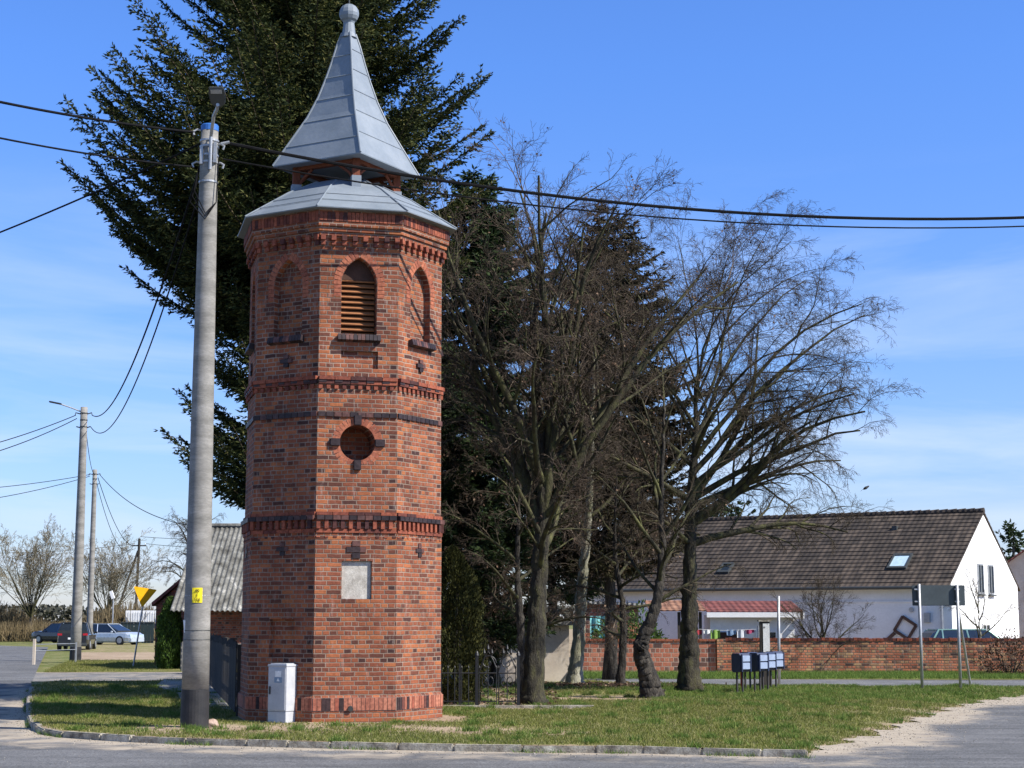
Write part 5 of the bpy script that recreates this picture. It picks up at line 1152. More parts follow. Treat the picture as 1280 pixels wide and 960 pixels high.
# front wall string course, eaves gutter
mb = MB(); mb.box((-LH / 2, -0.02, EH - 0.75), (LH - 0.1, 0.05, 0.05)); mb.build('string_course', m_white, house)
mb = MB(); mb.tube([(-LH - 0.2, -0.42, EH - 0.24), (0.1, -0.42, EH - 0.24)], 0.06, 8); mb.build('gutter', m_dark, house)
mb = MB(); mb.tube([(-0.35, -0.4, EH - 0.25), (-0.35, -0.08, EH - 0.55), (-0.35, -0.08, 0.2)], 0.045, 8); mb.build('downpipe', m_steel, house)
# skylight in the slope
def slope_pt(x, t, o=0.0):
    a = Vector((x, -0.35, EH - 0.25)); b = Vector((x, D2, RHh - 0.02)); n_ = Vector((0, -(b.z - a.z), b.y - a.y)).normalized(); return a.lerp(b, t) + n_ * o
def skylight(x, t0, t1, wd, nm, mat):
    fr = MB(); 
    for (xa, xb, ta, tb) in ((x, x + 0.07, t0, t1), (x + wd - 0.07, x + wd, t0, t1), (x + 0.07, x + wd - 0.07, t0, t0 + 0.02), (x + 0.07, x + wd - 0.07, t1 - 0.02, t1)):
        fr.add([slope_pt(xa, ta, 0.03), slope_pt(xb, ta, 0.03), slope_pt(xb, tb, 0.03), slope_pt(xa, tb, 0.03), slope_pt(xa, ta, 0.15), slope_pt(xb, ta, 0.15), slope_pt(xb, tb, 0.15), slope_pt(xa, tb, 0.15)],
               [(0, 1, 2, 3), (4, 7, 6, 5), (0, 4, 5, 1), (3, 2, 6, 7), (0, 3, 7, 4), (1, 5, 6, 2)])
    o = fr.build(nm, m_dark, rfo); g = MB(); g.add([slope_pt(x + 0.06, t0 + 0.01, 0.11), slope_pt(x + wd - 0.06, t0 + 0.01, 0.11), slope_pt(x + wd - 0.06, t1 - 0.01, 0.11), slope_pt(x + 0.06, t1 - 0.01, 0.11)], [(0, 1, 2, 3)])
    return o, g.build('skylight_pane', mat, rfo)
skylight(-2.65, 0.22, 0.41, 0.75, 'skylight_frame', m_curtain); skylight(-9.6, 0.2, 0.33, 0.5, 'skylight_frame', m_glass)
vt = MB(); p = slope_pt(-3.2, 0.78, 0.1); vt.box(p, (0.2, 0.2, 0.16)); vt.build('roof_vent', m_dark, rfo)
# gable windows (local +x face)
for yy in (3.9, 5.35): window(house, (0.0, yy, EH + 0.15), 0.72, 1.1, 'y', m_glass, m_steel, 1)
window(house, (0.0, 4.4, 1.15), 1.0, 1.0, 'y', m_glass, m_white, 1)
# front windows, decorations
window(house, (-12.9, 0, 1.2), 1.0, 1.0, 'x', m_glass, m_white, 1); window(house, (-7.2, 0, 1.15), 0.9, 0.9, 'x')
fr = MB(); cz = ZT(785, 62) + 0.15
for a in range(4):
    c_, s_ = math.cos(R(45 + 12 + 90 * a)), math.sin(R(45 + 12 + 90 * a))
    fr.box((-1.75 + 0.3 * c_, -0.05, cz + 0.3 * s_), (0.62, 0.06, 0.1), Matrix.Rotation(-R(45 + 12 + 90 * a + 90), 3, 'Y'))
m_brownwood = plain('brown_wood', (0.09, 0.045, 0.03), 0.7); fr.build('diamond_ornament', m_brownwood, house)
mb = MB(); mb.box((-2.35, -0.05, cz - 0.35), (0.5, 0.05, 0.12), Matrix.Rotation(-0.7, 3, 'Y')); mb.build('ornament_board', m_brownwood, house)
mb = MB(); mb.box((-0.9, -0.06, ZT(772, 62) + 0.15), (0.22, 0.14, 0.36)); mb.build('meter_box', m_steel, house, bevel=0.01)
mb = MB(); mb.tube([(-1.5, -0.02, ZT(762, 62) + .15), (-1.5, -0.07, ZT(762, 62) + .15)], 0.09, 14); mb.build('round_vent', m_steel, house)
# lean-to shed before the house
LS = thing('lean_to_shed', 'low white shed with red and rust tiled roof in front of the long house', 'shed', (GX(1000, 59.5), 59.5, -0.15), 0)
ws = GX(1000, 59.5) - GX(812, 59.5); zt_ = ZT(752, 61.5) + 0.15; zb_ = ZT(765, 59.2) + 0.15; wr = ws * 0.62
mb = MB(); mb.box((-wr / 2 + 0.0, 1.0, zb_ / 2 - 0.05), (wr - 0.3, 1.9, zb_ - 0.1)); mb.build('wall', m_white, LS)
rr_ = MB(); tiled_slope(rr_, -wr, 0.1, -0.25, zb_, 2.2, zt_, 7, 0.03, 0.02); rr_.build('roof', m_tile_red, LS)
rr_ = MB(); tiled_slope(rr_, -ws, -wr - 0.01, -0.25, zb_ + 0.03, 2.2, zt_ + 0.02, 7, 0.03, 0.02); rr_.build('porch_roof', m_tile_or, LS)
mb = MB(); mb.box((-wr / 2, -0.27, zb_ - 0.1), (wr, 0.05, 0.17)); mb.build('fascia', m_white, LS)
mb = MB(); mb.add([(0.11, -0.25, zb_ - 0.25), (0.11, 2.2, zb_ - 0.25), (0.11, 2.2, zt_ - 0.02), (0.11, -0.25, zb_ - 0.02), (0.16, -0.25, zb_ - 0.25), (0.16, 2.2, zb_ - 0.25), (0.16, 2.2, zt_ - 0.02), (0.16, -0.25, zb_ - 0.02)], [(0, 1, 2, 3), (4, 7, 6, 5), (0, 4, 5, 1), (3, 2, 6, 7), (0, 3, 7, 4), (1, 5, 6, 2)]); mb.build('gable_board', m_white, LS)
mb = MB(); mb.box((-wr * 0.78, 0.03, 0.75), (0.9, 0.05, 1.3)); mb.build('doorway', m_louvre_back, LS)
window(LS, (-wr * 0.35, 0.05, 1.15), 0.7, 0.55, 'x')
for x in (-ws + 0.2, -ws * 0.8, -wr - 0.2): mb = MB(); mb.box((x, 0, zb_ / 2), (0.1, 0.1, zb_)); mb.build('porch_post', m_oldwood, LS)
# clothes line
tag((lambda m: (m.tube([Vector((GX(866, 58.6), 58.6, ZT(786, 58.6))), Vector((GX(905, 58.6), 58.6, ZT(788, 58.6))), Vector((GX(948, 58.6), 58.6, ZT(786.5, 58.6)))], 0.008, 4), m.build('clothes_line', m_paper))[1])(MB()), 'white clothes line stretched behind the garden wall', 'clothes line')
for px, c, lab in ((872, (0.3, 0.03, 0.04), 'red garment at the left end of the clothes line'), (886, (0.7, 0.7, 0.68), 'white cloth hanging on the clothes line'), (895, (0.22, 0.36, 0.07), 'lime green towel on the clothes line'), (915, (0.2, 0.3, 0.45), 'blue shirt on the clothes line'), (928, (0.6, 0.62, 0.66), 'pale grey cloth on the clothes line left of the maroon one'), (938, (0.35, 0.05, 0.12), 'maroon cloth at the right end of the clothes line')):
    mb = MB(); x = GX(px, 58.6); z = ZT(787.2, 58.6); n = 5; vs = [(x - 0.16 + 0.064 * i, 58.6 + 0.03 * math.sin(i * 2), z - (0 if j == 0 else 0.22 + 0.1 * math.sin(px * 1.7) + 0.03 * math.sin(i))) for j in range(2) for i in range(6)]
    mb.add(vs, [(i, i + 1, i + 7, i + 6) for i in range(5)]); tag(mb.build('laundry', plain('cloth', c, 0.9), recalc=False), lab, 'laundry', 'laundry on the line')
# posts for the clothes line
for px, lab in ((865, 'white post at the left end of the clothes line'), (949, 'thin post at the right end of the clothes line')):
    mb = MB(); mb.tube([(GX(px, 58.6), 58.6, -0.15), (GX(px, 58.6), 58.6, ZT(782, 58.6))], 0.035, 8); tag(mb.build('line_post', m_steel), lab, 'post', 'clothes line posts')
# teal tarp sheet and little brick outhouse
ot = thing('brick_outhouse', 'small brick outhouse with grey flat roof beyond the green bushes', 'outhouse', (GX(760, 63), 63, -0.15))
oh = ZT(756, 63) + 0.15; mb = MB(); mb.box((0, 1, oh / 2), (2.3, 2, oh)); mb.build('wall', m_wallL, ot); mb = MB(); mb.box((0.3, 1, oh + 0.05), (3.6, 2.5, 0.09), Matrix.Rotation(0.04, 3, 'Y')); mb.build('roof', m_corr, ot)
mb = MB(); n = 8; tarp_m = plain('teal_tarp', (0.2, 0.5, 0.5), 0.4); x0_, x1_ = GX(738, 60.4), GX(765, 60.4)
mb.add([(x0_ + (x1_ - x0_) * i / n, 60.4 + 0.06 * math.sin(i * 1.9), (ZT(770, 60.4) if j else 0.2)) for j in range(2) for i in range(n + 1)], [(i, i + 1, i + n + 2, i + n + 1) for i in range(n)]); tag(mb.build('tarp', tarp_m, recalc=False), 'pale teal tarp hanging behind the green bushes', 'tarp')
# red roofed house at the right edge
rh = thing('red_roof_house', 'cream house with orange-red roof cut off by the right edge', 'house', (GX(1285, 88), 88, -0.15), R(-20))
e_, r__ = ZT(715, 88) + 0.15, ZT(676, 91) + 0.15
mb = MB(); mb.box((1, 3, e_ / 2), (5, 6, e_)); mb.ext([(-1.5, e_ - 0.01), (3.5, e_ - 0.01), (1, r__)], 0.001, 5.99, Matrix.Identity(4)); mb.build('wall', m_cream, rh)
rr_ = MB(); 
for sg_ in (1, -1):
    M_ = Matrix.Translation((1, 0, 0)) @ Matrix.Rotation(R(90 if sg_ > 0 else -90), 4, 'Z'); q = MB(); tiled_slope(q, -0.3 if sg_ < 0 else -0.3, 6.3, -2.8, e_ - 0.2, 0, r__ + 0.02, 8)
    q.v = [tuple(M_ @ Vector(v)) for v in q.v] if sg_ > 0 else [tuple(M_ @ Vector((-v[0], v[1], v[2]))) for v in q.v]
    rr_.add(q.v, q.f)
rr_.build('roof', m_tile_red, rh); window(rh, (0.4, 0, e_ - 0.9), 0.8, 1.0, 'x'); 

# ------------------------------------------------------------ left buildings
bn = thing('barn', 'brick barn with pale lichen-spotted corrugated roof behind the concrete pole', 'barn', (GX(222, 60.0), 60.0, -0.15))
eb, rb = ZT(757, 60) + 0.15, ZT(660, 64.4) + 0.15
m_barnbrick = brick_mat('barn_brick', [(0, (0.36, 0.11, 0.06)), (0.5, (0.24, 0.075, 0.045)), (0.8, (0.14, 0.05, 0.04)), (1, (0.06, 0.035, 0.03))], lw=0.26, h=0.08, mortar=(0.2, 0.15, 0.12), soot=0.4)
mb = MB(); mb.ext([(0.1, 0), (0.1, eb - 0.05), (4.4, rb - 0.1), (8.7, eb - 0.05), (8.7, 0)], -6.5, -0.15, Matrix(((0, -1, 0, 0), (1, 0, 0, 0), (0, 0, 1, 0), (0, 0, 0, 1)))); mb.build('wall', m_barnbrick, bn)
mb = MB(); mb.box((3.3, 0.06, 0.5), (6.4, 0.12, 1.0)); mb.build('concrete_base', m_concrete, bn)
# corrugated sheets as real waves
def corr(x0, x1, ya, za, yb, zb, wl=0.18, amp=0.028):
    n = int((x1 - x0) / wl * 6); mb = MB(); vs = []
    for j in range(3):
        for i in range(n + 1):
            x = x0 + (x1 - x0) * i / n; h = amp * math.sin(2 * math.pi * (x - x0) / wl); u = j / 2; vs.append((x, ya + (yb - ya) * u, za + (zb - za) * u + h + 0.05))
    for j in range(3):
        for i in range(n + 1): v = vs[j * (n + 1) + i]; vs.append((v[0], v[1], v[2] - 0.025))
    o = 3 * (n + 1); fs = [(j * (n + 1) + i, j * (n + 1) + i + 1, (j + 1) * (n + 1) + i + 1, (j + 1) * (n + 1) + i) for j in range(2) for i in range(n)]
    fs += [tuple(k + o for k in f[::-1]) for f in fs]; fs += [(i, i + o, i + 1 + o, i + 1) for i in range(n)]
    mb.add(vs, fs); return mb
m_corr2 = nat('mossy_cement_sheet', [(0.3, (0.045, 0.042, 0.035)), (0.45, (0.12, 0.117, 0.105)), (0.6, (0.19, 0.187, 0.17)), (0.72, (0.42, 0.41, 0.38))], 2.6, bump=0.4, fine=0.45)
bro = corr(-0.25, 6.7, -0.35, eb - 0.22, 4.4, rb).build('roof', m_corr2, bn, recalc=False); corr(-0.25, 6.7, 9.1, eb - 0.22, 4.4, rb).build('roof_back', m_corr2, bn, recalc=False)
mb = MB(); mb.tube([(-0.3, 4.4, rb + 0.08), (6.7, 4.4, rb + 0.08)], 0.1, 8); mb.build('ridge_cap', m_corr2, bro)
bs = thing('brick_shed', 'small brick shed with sloping mossy red roof left of the barn', 'shed', (GX(193, 66), 66, -0.15))
es, rs_ = ZT(757, 66) + 0.15, ZT(727, 66) + 0.15; wsd = GX(232, 66) - GX(193, 66)
mb = MB(); mb.ext([(0, 0), (0, es), (wsd, rs_ + 0.2), (wsd, 0)], 0, 3, Matrix.Identity(4)); mb.build('wall', m_barnbrick, bs)
mb = MB(); mb.ext([(-0.15, es - 0.02), (-0.15, es + 0.12), (wsd + 0.02, rs_ + 0.36), (wsd + 0.02, rs_ + 0.22)], -0.15, 3.1, Matrix.Identity(4)); mb.build('roof', m_tile_red, bs)
mb = MB(); mb.box((0.6, -0.02, 0.9), (0.8, 0.05, 1.7)); mb.build('door', m_oldwood, bs)
# grey plank fence piece by the barn
gf = thing('plank_fence', 'short grey concrete-panel fence between thuja and concrete pole', 'fence', (GX(222, 56.8), 57.5, -0.1))
for i in range(2): mb = MB(); mb.box((0.05 + i * 0.5, 0, 0.5), (0.1, 0.1, 1.1)); mb.build('fence_post', m_concrete, gf)
mb = MB()
for k in range(5): mb.box((0.3 + 0.6, 0.02, 0.15 + 0.2 * k), (1.9, 0.03, 0.13))
mb.build('fence_boards', m_concrete, gf)
# ------------------------------------------------------------ far-left container, dark fence
ct = thing('white_container', 'white ribbed site container behind the parked cars', 'container', (GX(177, 150), 150, -0.1)); zc_ = ZT(763, 150) + .1
mb = MB(); mb.box((0, 1.2, zc_ / 2), (3.0, 2.4, zc_)); 
for i in range(14): mb.box((-1.4 + 0.215 * i, -0.03, zc_ / 2), (0.1, 0.05, zc_ - 0.3))
mb.build('container_body', m_white, ct)
df = thing('dark_panel_fence', 'dark green solid fence left of the brick shed behind the cars', 'fence', (GX(150, 128), 128, -0.1)); mb = MB(); wdf = GX(192, 128) - GX(150, 128)
for i in range(10): mb.box((wdf * (i + 0.5) / 10, 0, 0.8), (wdf / 10 - 0.02, 0.05, 1.6))
m_dg = plain('dark_green_panel', (0.015, 0.03, 0.03), 0.6); mb.build('panels', m_dg, df); mb = MB(); mb.box((wdf / 2, -0.04, 1.55), (wdf, 0.06, 0.06)); mb.box((wdf / 2, -0.04, 0.2), (wdf, 0.06, 0.06)); mb.build('rails', m_dark, df)

# ------------------------------------------------------------ cars
def car(name, label, loc, rz, paint, L_=4.5, W=1.8, H=1.46, kind='estate', mat_rim=m_steel):
    """x forward, built from lofted sections"""
    t = thing(name, label, 'car', loc, rz); g = 0.17 if kind != 'suv' else 0.22; bl = H * 0.6
    if kind == 'hatch': top = [(-0.5, 0.62), (-0.47, 0.72), (-0.38, 0.985), (-0.2, 1.0), (0.06, 0.985), (0.26, 0.69), (0.42, 0.59), (0.49, 0.47), (0.5, 0.36)]
    else: top = [(-0.5, 0.62), (-0.485, 0.72), (-0.44, 0.965), (-0.2, 1.0), (0.06, 0.985), (0.24, 0.68), (0.43, 0.6), (0.49, 0.5), (0.5, 0.36)]
    def topz(x):
        u = x / L_; return float(np.interp(u, [a for a, _ in top], [b for _, b in top])) * H
    xs = [L_ * u for u in (-0.5, -0.49, -0.46, -0.4, -0.3, -0.15, 0.0, 0.15, 0.25, 0.33, 0.41, 0.46, 0.49, 0.5)]
    vs = []; body = MB()
    for x in xs:
        u = abs(x / L_) * 2; wv = W / 2 * (1 - 0.13 * max(0, (u - 0.75) / 0.25) ** 2); tz_ = min(topz(x), bl)
        lo = g + (0.09 if u > 0.93 else 0)
        sec = [(0.86, lo), (0.97, lo + 0.12), (1.0, (lo + tz_) / 2), (0.985, tz_ - 0.09), (0.93, tz_ - 0.015), (0.5, tz_ + 0.015), (0.0, tz_ + 0.02)]
        row_ = [(x, wv * a, z) for a, z in sec] + [(x, -wv * a, z) for a, z in sec[-2::-1]]
        vs += row_
    n = 13; fs = [(i * n + k, i * n + k + 1, (i + 1) * n + k + 1, (i + 1) * n + k) for i in range(len(xs) - 1) for k in range(n - 1)] + [(i * n, (i + 1) * n, (i + 1) * n + n - 1, i * n + n - 1) for i in range(len(xs) - 1)] + [tuple(range(n)), tuple(range((len(xs) - 1) * n, len(xs) * n))[::-1]]
    body.add(vs, fs); bo = body.build('body', paint, t, smooth=False)
    # cabin glass
    def cabin(mb, zlo, zhi_off, wa, wb, grow=0.0):
        xs2 = [L_ * u for u in ((-0.485, -0.44, -0.38, -0.2, 0.06, 0.24) if kind != 'hatch' else (-0.47, -0.4, -0.36, -0.2, 0.06, 0.26))]; vs = []
        for x in xs2:
            tz_ = max(topz(x) - zhi_off, zlo + 0.005); f = (tz_ - zlo) / (H - zlo); wt = W / 2 * (wa + (wb - wa) * f)
            vs += [(x, W / 2 * wa, zlo), (x, wt, tz_ - 0.02), (x, wt * 0.85, tz_), (x, -wt * 0.85, tz_), (x, -wt, tz_ - 0.02), (x, -W / 2 * wa, zlo)]
        m_ = 6; mb.add(vs, [(i * m_ + k, i * m_ + k + 1, (i + 1) * m_ + k + 1, (i + 1) * m_ + k) for i in range(len(xs2) - 1) for k in range(m_ - 1)] + [(i * m_, (i + 1) * m_, (i + 1) * m_ + 5, i * m_ + 5) for i in range(len(xs2) - 1)] + [tuple(range(m_)), tuple(range((len(xs2) - 1) * m_, len(xs2) * m_))[::-1]])
    c = MB(); cabin(c, bl - 0.03, 0.02, 0.94, 0.76); co_ = c.build('windows', m_glass, t)
    rf_ = MB(); xr0, xr1 = (-0.435, 0.06) if kind != 'hatch' else (-0.36, 0.06)
    rf_.box(((xr0 + xr1) / 2 * L_, 0, H - 0.015), ((xr1 - xr0) * L_, W * 0.7, 0.05)); rf_.build('roof', paint, t, bevel=0.02)
    pl_ = MB()
    for s in (-1, 1):
        yb_, yt_ = s * W / 2 * 0.95, s * W / 2 * 0.75
        for xa, xb in ((0.24, 0.06), (-0.1, -0.12), (-0.485 if kind != 'hatch' else -0.46, xr0), (-0.33, -0.33)):
            pl_.tube([(xa * L_, yb_, bl - 0.03), (xb * L_, yt_, H - 0.03)], 0.035, 6)
    build_each(pl_, 'pillar', paint, t)
    for sx in (-0.31, 0.31):
        for s in (-1, 1):
            r_ = 0.32; y = s * (W / 2 - 0.09); w_ = MB(); w_.tube([(sx * L_, y - 0.1, r_), (sx * L_, y + 0.1, r_)], r_, 20); wo_ = w_.build('wheel', m_black, t, smooth=False)
            q = MB(); q.tube([(sx * L_, y + s * 0.095, r_), (sx * L_, y + s * 0.112, r_)], 0.2, 14); q.build('rim', mat_rim, wo_)
    for s in (-1, 1):
        q = MB(); q.box((-L_ * 0.487, s * W * 0.39, H * 0.56), (0.12, W * 0.16, 0.14)); q.build('tail_light', m_redlamp, t, bevel=0.02)
        q = MB(); q.box((L_ * 0.465, s * W * 0.36, H * 0.45), (0.2, W * 0.2, 0.12)); q.build('headlight', m_curtain, t, bevel=0.02)
        q = MB(); q.box((L_ * 0.18, s * (W / 2 + 0.07), bl + 0.04), (0.12, 0.16, 0.12)); q.build('mirror', paint, t, bevel=0.02)
    q = MB(); q.box((-L_ * 0.503, 0, H * 0.42), (0.02, 0.5, 0.11)); q.build('number_plate', m_paper, t)
    q = MB(); q.box((-L_ * 0.47, 0, g + 0.12), (0.32, W * 0.9, 0.18)); q.box((L_ * 0.47, 0, g + 0.12), (0.3, W * 0.88, 0.16)); build_each(q, 'bumper', m_dark if kind == 'suv' else paint, t, bevel=0.03)
    return t
def paintm(n, c): return plain(n, c, 0.25, 0.3, 0.03, coat=0.8)
pk = paintm('black_paint', (0.012, 0.014, 0.02)); pblue = paintm('navy_paint', (0.012, 0.02, 0.05)); psil = paintm('silver_paint', (0.5, 0.56, 0.64))
def at(px, py, z=-0.1): return PG(px, py, z)
car('black_suv', 'black compact SUV seen from the rear parked on the grass behind the thin pole', at(96, 812), R(97), pk, 4.3, 1.85, 1.62, 'suv')
car('blue_estate_car', 'dark blue estate car half hidden behind the black SUV', at(76, 804), R(150), pblue, 4.6, 1.8, 1.5)
car('silver_hatchback', 'silver blue hatchback parked nose to the right beside the black SUV', at(137, 806), R(-22), psil, 4.7, 1.85, 1.48, 'hatch')
car('dark_car', 'dark navy car at the brick shed, behind the yellow sign', at(188, 801), R(170), pblue, 4.5, 1.8, 1.45)
car('green_car', 'pale green car roof peeping over the garden wall at the right', (GX(1222, 60), 60.3, -0.15), R(5), paintm('pale_green_paint', (0.25, 0.42, 0.38)), 4.2, 1.7, 1.5, 'hatch')

# ------------------------------------------------------------ signs and street furniture
b = PG(166, 834, -0.1); t_ = PP(178.5, 760, b.y)
ys = thing('warning_sign', 'plain orange-yellow inverted triangle sign on a leaning grey post', 'road sign', b)
up = (t_ - b).normalized(); top = (PP(182, 735, b.y) - b)
mb = MB(); mb.tube([(0, 0, -0.1), top - up * 0.05], 0.032, 10); mb.build('post', m_steel, ys)
rt = Vector((up.z * 0.9, 0.44, -up.x)).normalized(); pts = [top - rt * 0.46, top + rt * 0.46, top - up * 0.75]
mb = MB(); 
def rounded(pts, r=0.06):
    out = []; n = len(pts)
    for i in range(n):
        p0, p1, p2 = pts[i - 1], pts[i], pts[(i + 1) % n]; a = p1 + (p0 - p1).normalized() * r; b_ = p1 + (p2 - p1).normalized() * r
        out += [a, p1 * 0.5 + (a + b_) * 0.25, b_]
    return out
rp = rounded(pts); n = len(rp); mb.add([p + Vector((0, -0.04, 0)) for p in rp] + [p + Vector((0, -0.034, 0)) for p in rp], [tuple(range(n)), tuple(range(n, 2 * n))[::-1]] + [(i, i + n, (i + 1) % n + n, (i + 1) % n) for i in range(n)]); mb.build('sign_plate', m_orange, ys)
# big sign seen from the back
sb = PG(1150, 862); sg = thing('road_sign', 'dark rectangular road sign seen from behind on two grey posts with a leaning brace', 'road sign', sb)
zt0, zt1 = ZT(757, sb.y), ZT(731.5, sb.y); xr = GX(1199, sb.y, 1) - sb.x
xa, xb = GX(1141, sb.y, 2.2) - sb.x, GX(1207, sb.y, 2.2) - sb.x
mb = MB(); mb.box(((xa + xb) / 2, 0.06, (zt0 + zt1) / 2), (xb - xa, 0.03, zt1 - zt0)); m_sb = plain('dark_sign_back', (0.045, 0.06, 0.065), 0.6); mb.build('sign_plate', m_sb, sg, bevel=0.01)
for x, tz in ((GX(1149.5, sb.y, 2) - sb.x, zt1 + 0.03), (xr, zt1 + 0.01)): mb = MB(); mb.tube([(x, 0, -0.1), (x, 0, tz)], 0.037, 12); mb.build('post', m_steel, sg, smooth=True)
mb = MB(); mb.tube([(GX(1214, sb.y + 1.8) - sb.x, 1.8, -0.1), (xr + 0.02, 0.06, zt0 - 0.05)], 0.03, 10); mb.build('brace', m_steel, sg)
mb = MB()
for z in (zt0 + 0.1, zt1 - 0.1):
    for x in (0, xr): mb.box((x, 0.02, z), (0.12, 0.07, 0.035))
build_each(mb, 'clamp', m_steel, sg)
# mailboxes
m_mail = plain('navy_mailbox', (0.02, 0.03, 0.07), 0.35); m_maillid = plain('light_blue_front', (0.27, 0.33, 0.45), 0.4)
m_mailleg = plain('mailbox_leg', (0.03, 0.025, 0.025), 0.6)
def mailbox(loc, rz, label):
    t = thing('mailbox', label, 'mailbox', loc, rz, 'mailboxes on the green'); z0_, h_ = 0.5, 0.42
    prof = [(-0.12, z0_), (-0.15, z0_ + 0.06), (-0.15, z0_ + h_ - 0.08), (-0.11, z0_ + h_), (0.12, z0_ + h_), (0.15, z0_ + h_ - 0.05), (0.15, z0_ + 0.03), (0.1, z0_ - 0.02)]
    mb = MB(); mb.ext([(x, z) for x, z in prof], -0.17, 0.17, Matrix.Rotation(R(90), 4, 'Z')); mb.build('box_body', m_mail, t, bevel=0.008)
    mb = MB(); mb.box((0, -0.162, z0_ + 0.3), (0.27, 0.02, 0.14)); mb.box((0, -0.162, z0_ + 0.13), (0.27, 0.018, 0.15)); fo = mb.build('front_flap', m_maillid, t, bevel=0.006)
    mb = MB(); 
    for x in (-0.14, 0.14): mb.box((x, -0.168, z0_ + 0.2), (0.03, 0.03, 0.4))
    build_each(mb, 'flap_frame', m_mail, fo)
    for x in (-0.09, 0.09): mb = MB(); mb.box((x, 0.05, 0.24), (0.035, 0.035, 0.54)); mb.build('leg', m_mailleg, t)
    return t
labs = ['leftmost navy mailbox of the row', 'second navy mailbox from the left in the row', 'middle navy mailbox in front of the pole with white paint', 'second navy mailbox from the right in the row', 'rightmost navy mailbox by the thin steel pole']
proto = None
for i, (px, py) in enumerate(((927, 867), (937, 864), (949, 866), (959, 864), (969, 862))):
    p = PG(px, py); rz = R(38 + 4 * (i % 2))
    if proto is None: proto = mailbox(p, rz, labs[0])
    else: dup(proto, p, rz, labs[i])
p = PG(957, 858); t = thing('notice_post', 'squat post with peeling white front rising behind the mailboxes', 'post', p); zh = ZT(777, p.y)
mb = MB(); mb.box((0, 0, zh / 2), (0.24, 0.2, zh)); mb.build('post_body', m_oldwood, t)
mb = MB(); mb.box((0.03, -0.105, zh * 0.72), (0.17, 0.02, zh * 0.5)); mb.build('white_board', nat('peeling_white', [(0.35, (0.1, 0.09, 0.08)), (0.42, (0.6, 0.6, 0.58)), (0.8, (0.75, 0.75, 0.73))], 5), t)
mb = MB(); mb.box((0.0, 0, zh + 0.02), (0.32, 0.26, 0.04)); mb.build('post_cap', m_stone, t)
p = PG(974, 856); mb = MB(); mb.tube([(0, 0, -0.05), (0.03, 0, ZT(745, p.y))], 0.04, 10); o = mb.build('steel_pole', m_steel, smooth=True); o.location = p; tag(o, 'bare thin grey steel pole rising behind the mailboxes', 'pole')
mb = MB(); p = PG(927, 862); m_red = plain('red_paint', (0.45, 0.04, 0.02), 0.5); mb.tube([(0, 0, -0.05), (0, 0, ZT(812, p.y))], 0.025, 8); o = mb.build('red_stake', m_red); o.location = p; tag(o, 'short red stake behind the leftmost mailbox', 'stake')
# white bollard and rails at the left
b = PG(42, 831, -0.1); t = thing('white_rail', 'low white post with two thin rails beside the road', 'railing', b); zh = ZT(797, b.y)
mb = MB(); mb.box((0, 0, zh / 2), (0.1, 0.1, zh + 0.1)); mb.build('post', m_cream, t)
mb = MB()
for z in (0.55, 0.8): mb.tube([(0, 0, z), (0.9, 3.0, z)], 0.014, 6)
build_each(mb, 'rail', m_steel, t); mb = MB(); mb.box((0.9, 3.0, 0.4), (0.06, 0.06, 0.9)); mb.build('post', m_steel, t)
b = PG(140, 800, -0.1); t = thing('marker_post', 'thin grey post with a small white head behind the silver car', 'post', b); zh = ZT(745, b.y)
mb = MB(); mb.tube([(0, 0, 0), (0, 0, zh)], 0.06, 8); mb.build('shaft', m_steel, t); mb = MB(); mb.box((-0.12, 0, zh + 0.2), (0.28, 0.2, 0.7), Matrix.Rotation(-0.35, 3, 'Y')); mb.build('white_head', m_white, t)

# ------------------------------------------------------------ far poles
def far_pole(name, label, px, py, ytop, r0, r1, lamp=None, tar=0.0, z0=-0.1):
    b = PG(px, py, z0); zt = ZT(ytop, b.y) - z0; t = thing(name, label, 'utility pole', b)
    mb = MB(); mb.lathe([(r0 + (r1 - r0) * u, zt * u) for u in np.linspace(0, 1, 8)], 16); so_ = mb.build('shaft', m_concrete, t, smooth=True)
    if tar: mb = MB(); mb.lathe([(r0 + 0.012, -0.1), (r0 + 0.008, tar), (r0 - 0.02, tar + 0.01)], 16); mb.build('tarred_foot', m_tar, t)
    mb = MB()
    for k in range(3): mb.lathe([(r1 + 0.01, zt - 0.3 - 0.3 * k), (r1 + 0.025, zt - 0.27 - 0.3 * k), (r1 + 0.01, zt - 0.24 - 0.3 * k)], 12)
    for s in (-1, 1): mb.tube([(s * r1, 0, zt - 0.3), (s * (r1 + 0.2), -0.05, zt - 0.25), (s * (r1 + 0.22), -0.05, zt - 0.36)], 0.025, 6); mb.tube([(s * r1, 0, zt - 0.9), (s * (r1 + 0.16), -0.05, zt - 0.86)], 0.025, 6)
    mb.build('brackets', m_dark, t)
    if lamp:
        mb = MB(); mb.tube([(0, 0, zt - 0.25), (-0.5, -0.1, zt - 0.05), (-0.95, -0.2, zt + 0.1)], 0.03, 8); a = mb.build('lamp_arm', m_steel, t)
        mb = MB(); mb.box((-1.2, -0.25, zt + 0.16), (0.55, 0.2, 0.07), Matrix.Rotation(0.2, 3, 'Y')); mb.build('lamp_head', m_dark, t, bevel=0.02)
    return b, zt + z0
bA, zA = far_pole('utility_pole', 'tall grey concrete pole with lamp arm in front of the black SUV', 94, 827, 509, 0.24, 0.15, True, 0.62)
bB, zB = far_pole('utility_pole', 'shorter grey concrete pole behind the silver car', 111, 812, 587, 0.2, 0.13)
bC = PG(168, 797, -0.1); zC = ZT(672, bC.y)
t = thing('wooden_utility_pole', 'distant dark wooden pole with crossarm and strut', 'utility pole', bC)
